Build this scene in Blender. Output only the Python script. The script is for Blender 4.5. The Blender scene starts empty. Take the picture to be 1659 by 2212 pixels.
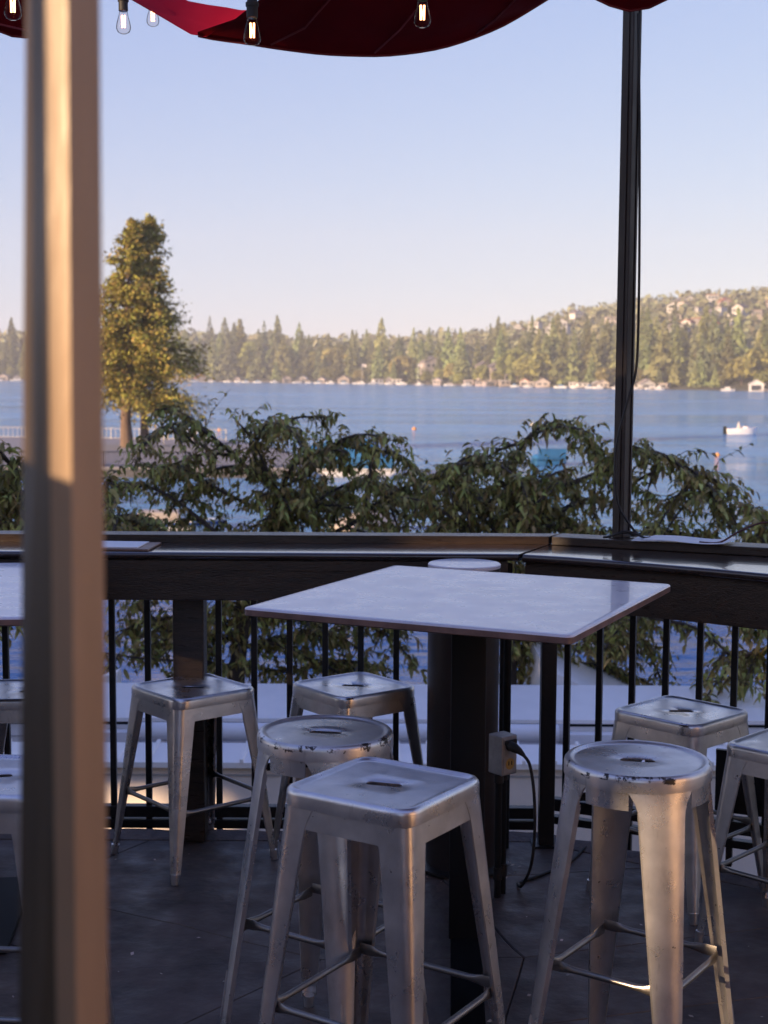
import bpy, bmesh, math, random
from math import sin, cos, pi, radians, sqrt, atan2
from mathutils import Vector, Matrix, noise as mnoise

S = bpy.context.scene
COL = S.collection
rnd = random.Random(7)

# ------------------------------------------------------------------ camera
cam = bpy.data.cameras.new("camera")
camo = bpy.data.objects.new("camera", cam)
COL.objects.link(camo)
PITCH = math.atan((1106 - 805) / 3100.0)
camo.matrix_world = (Matrix.Translation((0, 0, 1.68)) @ Matrix.Rotation(pi / 2 - PITCH, 4, 'X')
                     @ Matrix.Rotation(radians(0.3), 4, 'Z'))
cam.sensor_fit = 'VERTICAL'
cam.sensor_height = 36.0
cam.lens = 3100 / 2212 * 36.0
cam.clip_start = 0.05
cam.clip_end = 6000
cam.dof.use_dof = True
cam.dof.focus_distance = 3.9
cam.dof.aperture_fstop = 6.5
S.camera = camo

# ------------------------------------------------------------------ sky and sun
SUN_EL, SUN_TO = radians(13), Vector((-0.812, -0.584, 0)).normalized()
w = bpy.data.worlds.new("World")
S.world = w
w.use_nodes = True
wn, wl = w.node_tree.nodes, w.node_tree.links
bg = wn["Background"]
sky = wn.new("ShaderNodeTexSky")
sky.sky_type = 'NISHITA'
sky.sun_disc = False
sky.sun_elevation = SUN_EL
sky.sun_rotation = atan2(SUN_TO.x, SUN_TO.y)
sky.altitude = 1500
sky.air_density = 1.0
sky.dust_density = 0.6
sky.ozone_density = 1.6
bg.inputs[1].default_value = 0.15
# late, slightly pink evening sky: the physical sky with its range compressed the way the camera rendered it
sep = wn.new("ShaderNodeSeparateColor")
com = wn.new("ShaderNodeCombineColor")
wl.new(sky.outputs[0], sep.inputs[0])
for i_, (p_, g_) in enumerate(((.66, .765), (.58, .79), (.25, 1.61))):
    pw = wn.new("ShaderNodeMath")
    pw.operation = 'POWER'
    pw.inputs[1].default_value = p_
    ml = wn.new("ShaderNodeMath")
    ml.operation = 'MULTIPLY'
    ml.inputs[1].default_value = g_
    wl.new(sep.outputs[i_], pw.inputs[0])
    wl.new(pw.outputs[0], ml.inputs[0])
    wl.new(ml.outputs[0], com.inputs[i_])
wl.new(com.outputs[0], bg.inputs[0])

sun = bpy.data.lights.new("sun", 'SUN')
sun.energy = 4.4
sun.angle = radians(0.5)
sun.color = (1.0, 0.70, 0.42)
suno = bpy.data.objects.new("sun", sun)
COL.objects.link(suno)
sd = Vector((SUN_TO.x * cos(SUN_EL), SUN_TO.y * cos(SUN_EL), sin(SUN_EL)))
suno.rotation_euler = sd.to_track_quat('Z', 'Y').to_euler()
suno.location = sd * 50

vs = S.view_settings
vs.view_transform = 'Standard'
vs.look = 'None'
vs.exposure = 1.34
vs.gamma = 1
vs.use_curve_mapping = False
S.cycles.max_bounces = 8
S.cycles.transparent_max_bounces = 12
S.cycles.volume_bounces = 0
S.cycles.caustics_reflective = False
S.cycles.caustics_refractive = False
S.cycles.use_denoising = True
S.cycles.sample_clamp_indirect = 6


# ------------------------------------------------------------------ materials
def pm(name, col, rough=.6, metal=0, var=.15, scale=6, bump=0, bscale=60, spec=.5, rvar=0.0,
       stretch=(1, 1, 1), rand=0, island=0, coat=0, trans=0, alpha=None, sheen=0):
    m = bpy.data.materials.new(name)
    m.use_nodes = True
    nt = m.node_tree
    N, K = nt.nodes, nt.links
    b = N["Principled BSDF"]
    b.inputs["Roughness"].default_value = rough
    b.inputs["Metallic"].default_value = metal
    b.inputs["Specular IOR Level"].default_value = spec
    b.inputs["Coat Weight"].default_value = coat
    if len(col) == 3:
        col = (*col, 1)
    tc = N.new("ShaderNodeTexCoord")
    mp = N.new("ShaderNodeMapping")
    mp.inputs["Scale"].default_value = stretch
    K.new(tc.outputs["Object"], mp.inputs[0])
    n = N.new("ShaderNodeTexNoise")
    n.inputs["Scale"].default_value = scale
    n.inputs["Detail"].default_value = 6
    n.inputs["Roughness"].default_value = .62
    K.new(mp.outputs[0], n.inputs[0])
    r = N.new("ShaderNodeValToRGB")
    r.color_ramp.elements[0].position = .3
    r.color_ramp.elements[1].position = .7
    r.color_ramp.elements[0].color = [c * (1 - var) for c in col[:3]] + [1]
    r.color_ramp.elements[1].color = [c * (1 + var) for c in col[:3]] + [1]
    K.new(n.outputs["Fac"], r.inputs[0])
    out = r.outputs[0]
    if rand or island:
        hs = N.new("ShaderNodeHueSaturation")
        if island:
            g = N.new("ShaderNodeNewGeometry")
            src = g.outputs["Random Per Island"]
            amt = island
        else:
            oi = N.new("ShaderNodeObjectInfo")
            src = oi.outputs["Random"]
            amt = rand
        a = N.new("ShaderNodeMapRange")
        a.inputs[3].default_value = 1 - amt
        a.inputs[4].default_value = 1 + amt
        K.new(src, a.inputs[0])
        K.new(a.outputs[0], hs.inputs["Value"])
        a2 = N.new("ShaderNodeMath")
        a2.operation = 'MULTIPLY'
        a2.inputs[1].default_value = 7.31
        K.new(src, a2.inputs[0])
        a3 = N.new("ShaderNodeMath")
        a3.operation = 'FRACT'
        K.new(a2.outputs[0], a3.inputs[0])
        a4 = N.new("ShaderNodeMapRange")
        a4.inputs[3].default_value = .5 - .09 * amt
        a4.inputs[4].default_value = .5 + .06 * amt
        K.new(a3.outputs[0], a4.inputs[0])
        K.new(a4.outputs[0], hs.inputs["Hue"])
        K.new(out, hs.inputs["Color"])
        out = hs.outputs[0]
    K.new(out, b.inputs["Base Color"])
    if rvar:
        q = N.new("ShaderNodeMapRange")
        q.inputs[1].default_value = .3
        q.inputs[2].default_value = .7
        q.inputs[3].default_value = max(.02, rough - rvar)
        q.inputs[4].default_value = min(1, rough + rvar)
        n3 = N.new("ShaderNodeTexNoise")
        n3.inputs["Scale"].default_value = scale * 2.3
        n3.inputs["Detail"].default_value = 5
        K.new(mp.outputs[0], n3.inputs[0])
        K.new(n3.outputs["Fac"], q.inputs[0])
        K.new(q.outputs[0], b.inputs["Roughness"])
    if bump:
        n2 = N.new("ShaderNodeTexNoise")
        n2.inputs["Scale"].default_value = bscale
        n2.inputs["Detail"].default_value = 5
        K.new(mp.outputs[0], n2.inputs[0])
        bu = N.new("ShaderNodeBump")
        bu.inputs["Strength"].default_value = bump
        bu.inputs["Distance"].default_value = .01
        K.new(n2.outputs["Fac"], bu.inputs["Height"])
        K.new(bu.outputs[0], b.inputs["Normal"])
    if trans:
        tr = N.new("ShaderNodeBsdfTranslucent")
        K.new(out, tr.inputs[0])
        mx = N.new("ShaderNodeMixShader")
        mx.inputs[0].default_value = trans
        K.new(b.outputs[0], mx.inputs[1])
        K.new(tr.outputs[0], mx.inputs[2])
        K.new(mx.outputs[0], N["Material Output"].inputs[0])
    return m


def metal_mat(name, col=(.52, .50, .49), rough=.30, chips=False, dirt=.5):
    """galvanised sheet steel: mottled, smudged, scratched; chips shows bare dark spots along the rim"""
    m = bpy.data.materials.new(name)
    m.use_nodes = True
    N, K = m.node_tree.nodes, m.node_tree.links
    b = N["Principled BSDF"]
    b.inputs["Metallic"].default_value = .96
    tc = N.new("ShaderNodeTexCoord")
    oi = N.new("ShaderNodeObjectInfo")
    ad = N.new("ShaderNodeVectorMath")
    ad.operation = 'ADD'
    K.new(tc.outputs["Object"], ad.inputs[0])
    sc = N.new("ShaderNodeVectorMath")
    sc.operation = 'SCALE'
    sc.inputs["Scale"].default_value = 9
    K.new(oi.outputs["Location"], sc.inputs[0])
    K.new(sc.outputs[0], ad.inputs[1])

    def nz(scale, detail=6, rgh=.6, st=None):
        n = N.new("ShaderNodeTexNoise")
        n.inputs["Scale"].default_value = scale
        n.inputs["Detail"].default_value = detail
        n.inputs["Roughness"].default_value = rgh
        if st:
            mp = N.new("ShaderNodeMapping")
            mp.inputs["Scale"].default_value = st
            K.new(ad.outputs[0], mp.inputs[0])
            K.new(mp.outputs[0], n.inputs[0])
        else:
            K.new(ad.outputs[0], n.inputs[0])
        return n.outputs["Fac"]

    def ramp(src, p0, c0, p1, c1):
        r = N.new("ShaderNodeValToRGB")
        r.color_ramp.elements[0].position = p0
        r.color_ramp.elements[1].position = p1
        r.color_ramp.elements[0].color = (*c0, 1)
        r.color_ramp.elements[1].color = (*c1, 1)
        K.new(src, r.inputs[0])
        return r.outputs[0]

    def mix(fac, a, c2):
        x = N.new("ShaderNodeMix")
        x.data_type = 'RGBA'
        K.new(fac, x.inputs[0])
        K.new(a, x.inputs[6])
        if isinstance(c2, tuple):
            x.inputs[7].default_value = (*c2, 1)
        else:
            K.new(c2, x.inputs[7])
        return x.outputs[2]

    base = ramp(nz(14), .3, tuple(c * .86 for c in col), .7, tuple(c * 1.1 for c in col))
    stain = ramp(nz(7, 8, .7, (1, 1, .35)), .56, (0, 0, 0), .75, (dirt, dirt, dirt))
    base = mix(stain, base, (.34, .29, .25))
    scr = ramp(nz(90, 3, .5, (1, 1, .12)), .66, (0, 0, 0), .74, (.2, .2, .2))
    base = mix(scr, base, (.16, .14, .13))
    spots = ramp(nz(55, 4, .55), .73, (0, 0, 0), .75, (1, 1, 1))
    base = mix(spots, base, (.03, .022, .018))
    if chips:
        sep = N.new("ShaderNodeSeparateXYZ")
        K.new(tc.outputs["Object"], sep.inputs[0])
        band = N.new("ShaderNodeMapRange")
        band.interpolation_type = 'SMOOTHSTEP'
        band.inputs[1].default_value = .765
        band.inputs[2].default_value = .803
        K.new(sep.outputs[2], band.inputs[0])
        rad = N.new("ShaderNodeVectorMath")
        rad.operation = 'LENGTH'
        mp = N.new("ShaderNodeMapping")
        mp.inputs["Scale"].default_value = (1, 1, 0)
        K.new(tc.outputs["Object"], mp.inputs[0])
        K.new(mp.outputs[0], rad.inputs[0])
        rim = N.new("ShaderNodeMapRange")
        rim.inputs[1].default_value = .150
        rim.inputs[2].default_value = .158
        K.new(rad.outputs["Value"], rim.inputs[0])
        mu = N.new("ShaderNodeMath")
        mu.operation = 'MULTIPLY'
        K.new(band.outputs[0], mu.inputs[0])
        K.new(rim.outputs[0], mu.inputs[1])
        mu2 = N.new("ShaderNodeMath")
        mu2.operation = 'MULTIPLY'
        K.new(mu.outputs[0], mu2.inputs[0])
        K.new(nz(21, 7, .72), mu2.inputs[1])
        ch = ramp(mu2.outputs[0], .535, (0, 0, 0), .56, (1, 1, 1))
        base = mix(ch, base, (.022, .016, .013))
        inv = N.new("ShaderNodeMath")
        inv.operation = 'MULTIPLY_ADD'
        inv.inputs[1].default_value = -.75
        inv.inputs[2].default_value = .8
        K.new(ch, inv.inputs[0])
        K.new(inv.outputs[0], b.inputs["Metallic"])
    K.new(base, b.inputs["Base Color"])
    rr = N.new("ShaderNodeMapRange")
    rr.inputs[1].default_value = .3
    rr.inputs[2].default_value = .72
    rr.inputs[3].default_value = rough - .07
    rr.inputs[4].default_value = rough + .16
    K.new(nz(9, 7, .65), rr.inputs[0])
    K.new(rr.outputs[0], b.inputs["Roughness"])
    bu = N.new("ShaderNodeBump")
    bu.inputs["Strength"].default_value = .07
    bu.inputs["Distance"].default_value = .01
    K.new(nz(11, 3, .5), bu.inputs["Height"])
    K.new(bu.outputs[0], b.inputs["Normal"])
    return m


M = {}
M['steel'] = metal_mat('galvanised_steel', (.69, .66, .655), .29, False, .16)
M['steel_chipped'] = metal_mat('chipped_steel', (.68, .65, .635), .28, True, .6)
M['steel_inner'] = pm('dull_steel', (.10, .105, .10), .5, .5, .2, 12)
M['black_metal'] = pm('black_metal', (.014, .012, .012), .42, .0, .25, 9, .1, 80, .45)
M['brown_metal'] = pm('brown_painted_metal', (.026, .017, .016), .38, 0, .25, 5, .06, 40, .4, .06)
M['matte_black'] = pm('matte_black', (.007, .007, .008), .62, 0, .2, 8, spec=.25)
M['post_wood'] = pm('dark_varnished_wood', (.078, .052, .028), .45, 0, .35, 3, .08, 40, .3, .08, (8, 8, 1))
M['hem'] = pm('hem_edge_glow', (.20, .02, .025), .8, 0, .15, 20)  # lighter red puts the sky glow along the edge into the colour
M['steel_worn'] = metal_mat('worn_steel_bar', (.30, .28, .265), .36, False, .8)
M['canvas_shaded'] = pm('red_canvas_shaded', (.12, .005, .009), .9, 0, .15, 5, .25, 300, .05, trans=.05)  # same red canvas, its colour darkened for the shaded belly
M['black_iron'] = pm('black_iron', (.006, .006, .007), .95, 0, .2, 8, spec=.03)
M['rubber'] = pm('rubber', (.018, .016, .015), .6)
M['dark_wood'] = pm('dark_stained_wood', (.040, .024, .014), .34, 0, .45, 5, .25, 40, .5, .1, (1, 10, 10))
M['counter'] = pm('varnished_dark_wood', (.040, .026, .022), .14, 0, .35, 4, .02, 30, .6, .05, (1, 9, 9), coat=.5)
M['laminate'] = pm('worn_laminate', (.68, .64, .70), .30, 0, .08, 5, .02, 30, .5, .06, coat=.35)
M['laminate_edge'] = pm('laminate_edge', (.20, .12, .10), .35, 0, .35, 14, .1, 60)
M['concrete'] = pm('dark_stained_concrete', (.088, .063, .052), .54, 0, .5, 4.2, .35, 30, .4, .16)
M['concrete_edge'] = pm('rough_concrete', (.15, .12, .105), .8, 0, .4, 9, .9, 50)
M['joint'] = pm('joint_grit', (.022, .017, .014), .9, 0, .4, 30, .8, 120)
M['tan_wood'] = pm('oiled_tan_wood', (.38, .25, .15), .36, 0, .16, 3, .06, 30, .5, .06, (8, 8, 1))
M['canvas_lit'] = pm('red_canvas_lit', (.34, .006, .022), .85, 0, .12, 5, .25, 300, .05, trans=.12)  # same canvas in a brighter red for the sunlit fold
M['white_paint'] = pm('white_paint', (.88, .84, .83), .5, 0, .06, 2, .05, 30)
M['cream_wall'] = pm('cream_stucco', (.86, .75, .66), .85, 0, .08, 2, .2, 90)
M['roof_metal'] = pm('pale_roof_metal', (.92, .87, .84), .35, .0, .05, 3)
M['grey_paint'] = pm('grey_paint', (.48, .45, .44), .6, 0, .1, 2)
M['pipe'] = pm('white_pipe', (.80, .78, .80), .4, 0, .07, 3)
M['yellow'] = pm('yellow_paint', (.68, .50, .12), .5)
M['box_metal'] = pm('cast_grey_metal', (.38, .36, .35), .45, .3, .2, 25, .2, 90)
M['socket_amber'] = pm('amber_plastic', (.50, .30, .08), .4)
M['paper'] = pm('paper', (.78, .76, .75), .7, 0, .04, 6)
M['board'] = pm('clipboard_board', (.20, .11, .07), .45, 0, .2, 10, stretch=(1, 6, 6))
M['wire_brown'] = pm('red_brown_wire', (.09, .03, .03), .5)
M['bark'] = pm('bark', (.075, .055, .042), .9, 0, .4, 9, .8, 30, stretch=(3, 3, .6))
M['bark_pale'] = pm('cedar_bark', (.13, .085, .062), .9, 0, .35, 2.5, .8, 9, stretch=(3, 3, .5))  # paler bark of the cedars and far trunks
M['leaf'] = pm('fruit_tree_leaf', (.33, .30, .085), .5, 0, .3, 5, spec=.3, island=.65, trans=.25)
M['cedar'] = pm('cedar_spray', (.27, .245, .055), .75, 0, .2, 1, spec=.2, island=.55, trans=.12)
M['pine'] = pm('far_pine', (.25, .275, .11), .85, 0, .15, .3, spec=.1, rand=.42, trans=.28)
M['pine_dark'] = pm('far_fir', (.19, .205, .105), .85, 0, .15, .3, spec=.1, rand=.35, trans=.25)
M['broadleaf'] = pm('far_broadleaf', (.32, .31, .095), .85, 0, .15, .3, spec=.1, rand=.35, trans=.28)
M['forest'] = pm('hill_forest', (.26, .265, .145), .9, 0, .15, .05, spec=.1, island=.45, trans=.2)
M['earth'] = pm('wooded_ground', (.075, .070, .040), .95, 0, .35, .03)
M['promenade'] = pm('shaded_paving', (.21, .20, .22), .8, 0, .12, .6, .1, 4)  # paving colour lowered to stand for the shade of the trees
M['seawall'] = pm('stone_wall', (.085, .08, .085), .9, 0, .4, 1.2, .4, 5)
M['blue_cover'] = pm('blue_canvas', (.012, .10, .24), .7, 0, .15, 1.5, .2, 12)
M['teal_cover'] = pm('teal_canvas', (.010, .12, .30), .7, 0, .15, 1.5, .2, 12)
M['hull'] = pm('boat_gelcoat', (.62, .60, .58), .3, 0, .04, 2)
M['beige_cover'] = pm('beige_canvas', (.36, .31, .27), .8, 0, .1, 1)
M['buoy'] = pm('orange_buoy', (.70, .30, .07), .5)
M['buoy_white'] = pm('white_buoy', (.75, .70, .60), .5)
M['green'] = pm('green_paint', (.03, .22, .10), .5)
M['blue'] = pm('blue_plastic', (.015, .06, .22), .5)
M['skin'] = pm('skin', (.42, .22, .14), .6)
M['cloth_light'] = pm('light_cloth', (.55, .50, .48), .9)
M['cloth_dark'] = pm('dark_cloth', (.06, .07, .10), .9)
M['house_wall'] = pm('house_siding', (.42, .36, .32), .8, 0, .1, .5, rand=.4)
M['house_white'] = pm('white_siding', (.56, .54, .52), .7, 0, .06, .5, rand=.18)
M['house_roof'] = pm('shingle_roof', (.16, .13, .13), .9, 0, .25, .8, rand=.35)
M['rust_roof'] = pm('rust_red_roof', (.32, .10, .05), .8, 0, .2, .8)
M['glass_dark'] = pm('dark_window', (.03, .035, .045), .12, 0, .1, 1)
M['deck_wood'] = pm('weathered_dock', (.34, .28, .24), .85, 0, .2, .8)
M['wall_behind'] = pm('tan_stucco', (.70, .52, .38), .85, 0, .1, 1.2, .2, 60)
M['wall_dark'] = pm('dark_facade', (.42, .33, .27), .7, 0, .2, 1.2, .2, 40)
M['litter'] = pm('dry_leaf_bits', (.5, .42, .36), .8, island=.4)


def glass_mat():
    m = bpy.data.materials.new('bulb_glass')
    m.use_nodes = True
    N, K = m.node_tree.nodes, m.node_tree.links
    N.remove(N["Principled BSDF"])
    t = N.new("ShaderNodeBsdfTransparent")
    t.inputs[0].default_value = (.97, .93, .9, 1)
    g = N.new("ShaderNodeBsdfGlossy")
    g.inputs["Roughness"].default_value = .04
    f = N.new("ShaderNodeLayerWeight")
    f.inputs[0].default_value = .10
    x = N.new("ShaderNodeMixShader")
    K.new(f.outputs["Fresnel"], x.inputs[0])
    K.new(t.outputs[0], x.inputs[1])
    K.new(g.outputs[0], x.inputs[2])
    K.new(x.outputs[0], N["Material Output"].inputs[0])
    return m


def glow_mat():
    m = bpy.data.materials.new('glowing_filament')
    m.use_nodes = True
    b = m.node_tree.nodes["Principled BSDF"]
    b.inputs["Base Color"].default_value = (.6, .3, .12, 1)
    b.inputs["Emission Color"].default_value = (1, .44, .20, 1)
    b.inputs["Emission Strength"].default_value = 3.5
    return m


M['glass'] = glass_mat()
M['glow'] = glow_mat()


def water_mat():
    m = bpy.data.materials.new('lake_water')
    m.use_nodes = True
    N, K = m.node_tree.nodes, m.node_tree.links
    b = N["Principled BSDF"]
    b.inputs["Base Color"].default_value = (.095, .25, .50, 1)
    b.inputs["Roughness"].default_value = .12
    b.inputs["IOR"].default_value = 1.33
    tc = N.new("ShaderNodeTexCoord")

    def layer(scale, st, det):
        mp = N.new("ShaderNodeMapping")
        mp.inputs["Scale"].default_value = st
        mp.inputs["Rotation"].default_value = (0, 0, .25)
        K.new(tc.outputs["Object"], mp.inputs[0])
        n = N.new("ShaderNodeTexNoise")
        n.inputs["Scale"].default_value = scale
        n.inputs["Detail"].default_value = det
        n.inputs["Roughness"].default_value = .6
        K.new(mp.outputs[0], n.inputs[0])
        return n.outputs["Fac"]
    a, c = layer(1.1, (.6, 1.0, 1), 5), layer(.22, (.5, 1, 1), 3)
    ad = N.new("ShaderNodeMath")
    ad.operation = 'MULTIPLY_ADD'
    ad.inputs[1].default_value = 1.6
    K.new(c, ad.inputs[0])
    K.new(a, ad.inputs[2])
    bu = N.new("ShaderNodeBump")
    bu.inputs["Strength"].default_value = 1.0
    bu.inputs["Distance"].default_value = .9
    d_ = layer(.085, (.30, 1, 1), 4)
    ad2 = N.new("ShaderNodeMath")
    ad2.operation = 'MULTIPLY_ADD'
    ad2.inputs[1].default_value = 4.5
    K.new(d_, ad2.inputs[0])
    K.new(ad.outputs[0], ad2.inputs[2])
    K.new(ad2.outputs[0], bu.inputs["Height"])
    K.new(bu.outputs[0], b.inputs["Normal"])
    # calmer and rougher wind streaks
    s = layer(.02, (.35, 1.4, 1), 4)
    mr = N.new("ShaderNodeMapRange")
    mr.inputs[1].default_value = .35
    mr.inputs[2].default_value = .65
    mr.inputs[3].default_value = .06
    mr.inputs[4].default_value = .22
    K.new(s, mr.inputs[0])
    K.new(mr.outputs[0], b.inputs["Roughness"])
    return m


M['water'] = water_mat()


# ------------------------------------------------------------------ mesh building
class MB:
    def __init__(s):
        s.v, s.f = [], []

    def add(s, vs, fs):
        o = len(s.v)
        s.v.extend([tuple(v) for v in vs])
        s.f.extend([tuple(i + o for i in f) for f in fs])
        return s

    def box(s, x0, x1, y0, y1, z0, z1, mat=None):
        vs = [Vector((x, y, z)) for z in (z0, z1) for y in (y0, y1) for x in (x0, x1)]
        if mat:
            vs = [mat @ v for v in vs]
        return s.add(vs, [(0, 2, 3, 1), (4, 5, 7, 6), (0, 1, 5, 4), (2, 6, 7, 3), (0, 4, 6, 2), (1, 3, 7, 5)])

    def bbox(s, x0, x1, y0, y1, z0, z1, b=.004, mat=None):
        """box with chamfered edges"""
        bm = bmesh.new()
        bmesh.ops.create_cube(bm, size=1)
        for v in bm.verts:
            v.co = Vector(((x0 + x1) / 2 + v.co.x * (x1 - x0), (y0 + y1) / 2 + v.co.y * (y1 - y0), (z0 + z1) / 2 + v.co.z * (z1 - z0)))
        bmesh.ops.bevel(bm, geom=bm.edges[:], offset=b, segments=2, affect='EDGES', profile=.5)
        bm.verts.index_update()
        vs = [mat @ v.co if mat else v.co.copy() for v in bm.verts]
        fs = [[v.index for v in f.verts] for f in bm.faces]
        bm.free()
        return s.add(vs, fs)

    def prism(s, poly, z0, z1):
        n = len(poly)
        vs = [(x, y, z0) for x, y in poly] + [(x, y, z1) for x, y in poly]
        fs = [tuple(range(n - 1, -1, -1)), tuple(range(n, 2 * n))]
        fs += [(i, (i + 1) % n, n + (i + 1) % n, n + i) for i in range(n)]
        return s.add(vs, fs)

    def loft(s, rings, closed=True, cap0=False, cap1=False):
        n = len(rings[0])
        vs = [p for r in rings for p in r]
        fs = []
        for k in range(len(rings) - 1):
            for i in range(n if closed else n - 1):
                j = (i + 1) % n
                fs.append((k * n + i, k * n + j, (k + 1) * n + j, (k + 1) * n + i))
        if cap0:
            fs.append(tuple(range(n - 1, -1, -1)))
        if cap1:
            o = (len(rings) - 1) * n
            fs.append(tuple(range(o, o + n)))
        return s.add(vs, fs)

    def tube(s, pts, r, n=8, cap=True):
        pts = [Vector(p) for p in pts]
        rs = r if isinstance(r, (list, tuple)) else [r] * len(pts)
        rings = []
        up = Vector((.13, .31, .94)).normalized()
        for i, p in enumerate(pts):
            d = (pts[min(i + 1, len(pts) - 1)] - pts[max(i - 1, 0)])
            if d.length < 1e-9:
                d = Vector((0, 0, 1))
            d.normalize()
            a = d.cross(up)
            if a.length < .05:
                a = d.cross(Vector((1, 0, 0)))
            a.normalize()
            b = d.cross(a)
            up = b if b.dot(up) > 0 else -b
            a = d.cross(up).normalized()
            rings.append([p + (a * cos(2 * pi * k / n) + up * sin(2 * pi * k / n)) * rs[i] for k in range(n)])
        return s.loft(rings, True, cap, cap)

    def lathe(s, prof, n=16, c=(0, 0, 0)):
        rings = [[(c[0] + r * cos(2 * pi * k / n), c[1] + r * sin(2 * pi * k / n), c[2] + z) for k in range(n)] for r, z in prof]
        return s.loft(rings, True, prof[0][0] > 1e-4, prof[-1][0] > 1e-4)

    def mesh(s, name, smooth=None):
        me = bpy.data.meshes.new(name)
        me.from_pydata(s.v, [], s.f)
        me.validate()
        bm = bmesh.new()
        bm.from_mesh(me)
        bmesh.ops.recalc_face_normals(bm, faces=bm.faces[:])
        bm.to_mesh(me)
        bm.free()
        if smooth is not None:
            me.polygons.foreach_set("use_smooth", [True] * len(me.polygons))
            me.set_sharp_from_angle(angle=radians(smooth))
        return me

    def build(s, name, mat, parent=None, smooth=None, raw=False):
        if raw:
            me = bpy.data.meshes.new(name)
            me.from_pydata(s.v, [], s.f)
            if smooth is not None:
                me.polygons.foreach_set("use_smooth", [True] * len(me.polygons))
        else:
            me = s.mesh(name, smooth)
        me.materials.append(M[mat] if isinstance(mat, str) else mat)
        return link(name, me, parent)


def link(name, me, parent=None):
    o = bpy.data.objects.new(name, me)
    COL.objects.link(o)
    if parent:
        o.parent = parent
    return o


def tag(o, label=None, cat=None, group=None, kind=None):
    if label:
        o['label'] = label
    if cat:
        o['category'] = cat
    if group:
        o['group'] = group
    if kind:
        o['kind'] = kind
    return o


def thing(name, label, cat, loc=(0, 0, 0), rz=0, group=None):
    o = bpy.data.objects.new(name, None)
    COL.objects.link(o)
    o.location = loc
    o.rotation_euler = (0, 0, rz)
    o.empty_display_size = .1
    return tag(o, label, cat, group)


KIDS = {}


def copy_tree(o, parent=None):
    c = o.copy()
    COL.objects.link(c)
    if parent:
        c.parent = parent
    for ch in o.children:
        copy_tree(ch, c)
    return c


def spline(pts, per=6):
    """Catmull-Rom through points"""
    P = [Vector(p) for p in pts]
    if len(P) < 3:
        return [P[0].lerp(P[-1], i / per) for i in range(per + 1)]
    out = []
    for i in range(len(P) - 1):
        a, b, c, d = P[max(i - 1, 0)], P[i], P[i + 1], P[min(i + 2, len(P) - 1)]
        for k in range(per):
            t = k / per
            out.append(.5 * ((2 * b) + (c - a) * t + (2 * a - 5 * b + 4 * c - d) * t * t + (3 * b - a - 3 * c + d) * t ** 3))
    out.append(P[-1])
    return out

# ================================================================== THE SETTING
# lake
m = MB()
m.add([(-1400, 14, -6), (1400, 14, -6), (1400, 1500, -6), (-1400, 1500, -6)], [(0, 1, 2, 3)])
tag(m.build('lake', 'water'), kind='structure')

SHORE = [(-1400, 1180), (-600, 1165), (-134, 1092), (0, 962), (105, 780), (175, 671), (300, 560), (600, 430), (1400, 330)]
RIDGE = [(-2000, 8), (-450, 22), (-215, 24), (0, 20), (80, 28), (140, 38), (185, 52), (270, 61), (360, 68), (600, 78), (2000, 80)]


def interp(tab, x):
    if x <= tab[0][0]:
        return tab[0][1]
    for (a, b), (c, d) in zip(tab, tab[1:]):
        if x <= c:
            return b + (d - b) * (x - a) / (c - a)
    return tab[-1][1]


def land_z(x, y):
    sh = interp(SHORE, x)
    d = y - sh
    if d < 0:
        return -6 + d * .05
    xr = x / max(y, 1) * 1350
    top = interp(RIDGE, xr)
    t = min(max(d - 20, 0) / max(1350 - sh - 20, 60), 1)
    t = (t * t * (3 - 2 * t)) ** .62
    z = -5.2 + min(d / 12, 1) * 1.2 + (top + 4) * t
    if y > 1350:
        z -= (y - 1350) * .05
    z += mnoise.noise(Vector((x * .01, y * .01, 3))) * 5 * t
    return z


m = MB()
xs = [-1400 + 25 * i for i in range(113)]
ys = [320 + 20 * i for i in range(76)]
vs = [(x, y, land_z(x, y)) for y in ys for x in xs]
nx = len(xs)
fs = [(j * nx + i, j * nx + i + 1, (j + 1) * nx + i + 1, (j + 1) * nx + i) for j in range(len(ys) - 1) for i in range(nx - 1)]
m.add(vs, fs)
tag(m.build('wooded_hill', 'earth', smooth=60), kind='structure')

# near ground below the deck, sloping to the lake
m = MB()
gx = [-40 + 4 * i for i in range(21)]
gy = [-30, -10, 5, 9, 14, 18, 24, 30, 36]
vs = [(x, y, -3.6 if y < 14 else -3.6 - (y - 14) * .13) for y in gy for x in gx]
fs = [(j * 21 + i, j * 21 + i + 1, (j + 1) * 21 + i + 1, (j + 1) * 21 + i) for j in range(len(gy) - 1) for i in range(20)]
m.add(vs, fs)
tag(m.build('ground', 'earth'), kind='structure')

# promenade peninsula on the left with its sea wall
m = MB()
pen = [(-60, 103), (-6.4, 104.2), (-5.2, 106), (-6.5, 118), (-12, 140), (-19, 150), (-60, 152)]
m.prism(pen, -7, -5.4)
tag(m.build('sea_wall', 'seawall'), kind='structure')
m = MB()
m.prism([(x + (.3 if x > -50 else 0) * -1, y + .2) for x, y in pen], -5.395, -5.25)
tag(m.build('promenade', 'promenade'), kind='structure')

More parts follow.
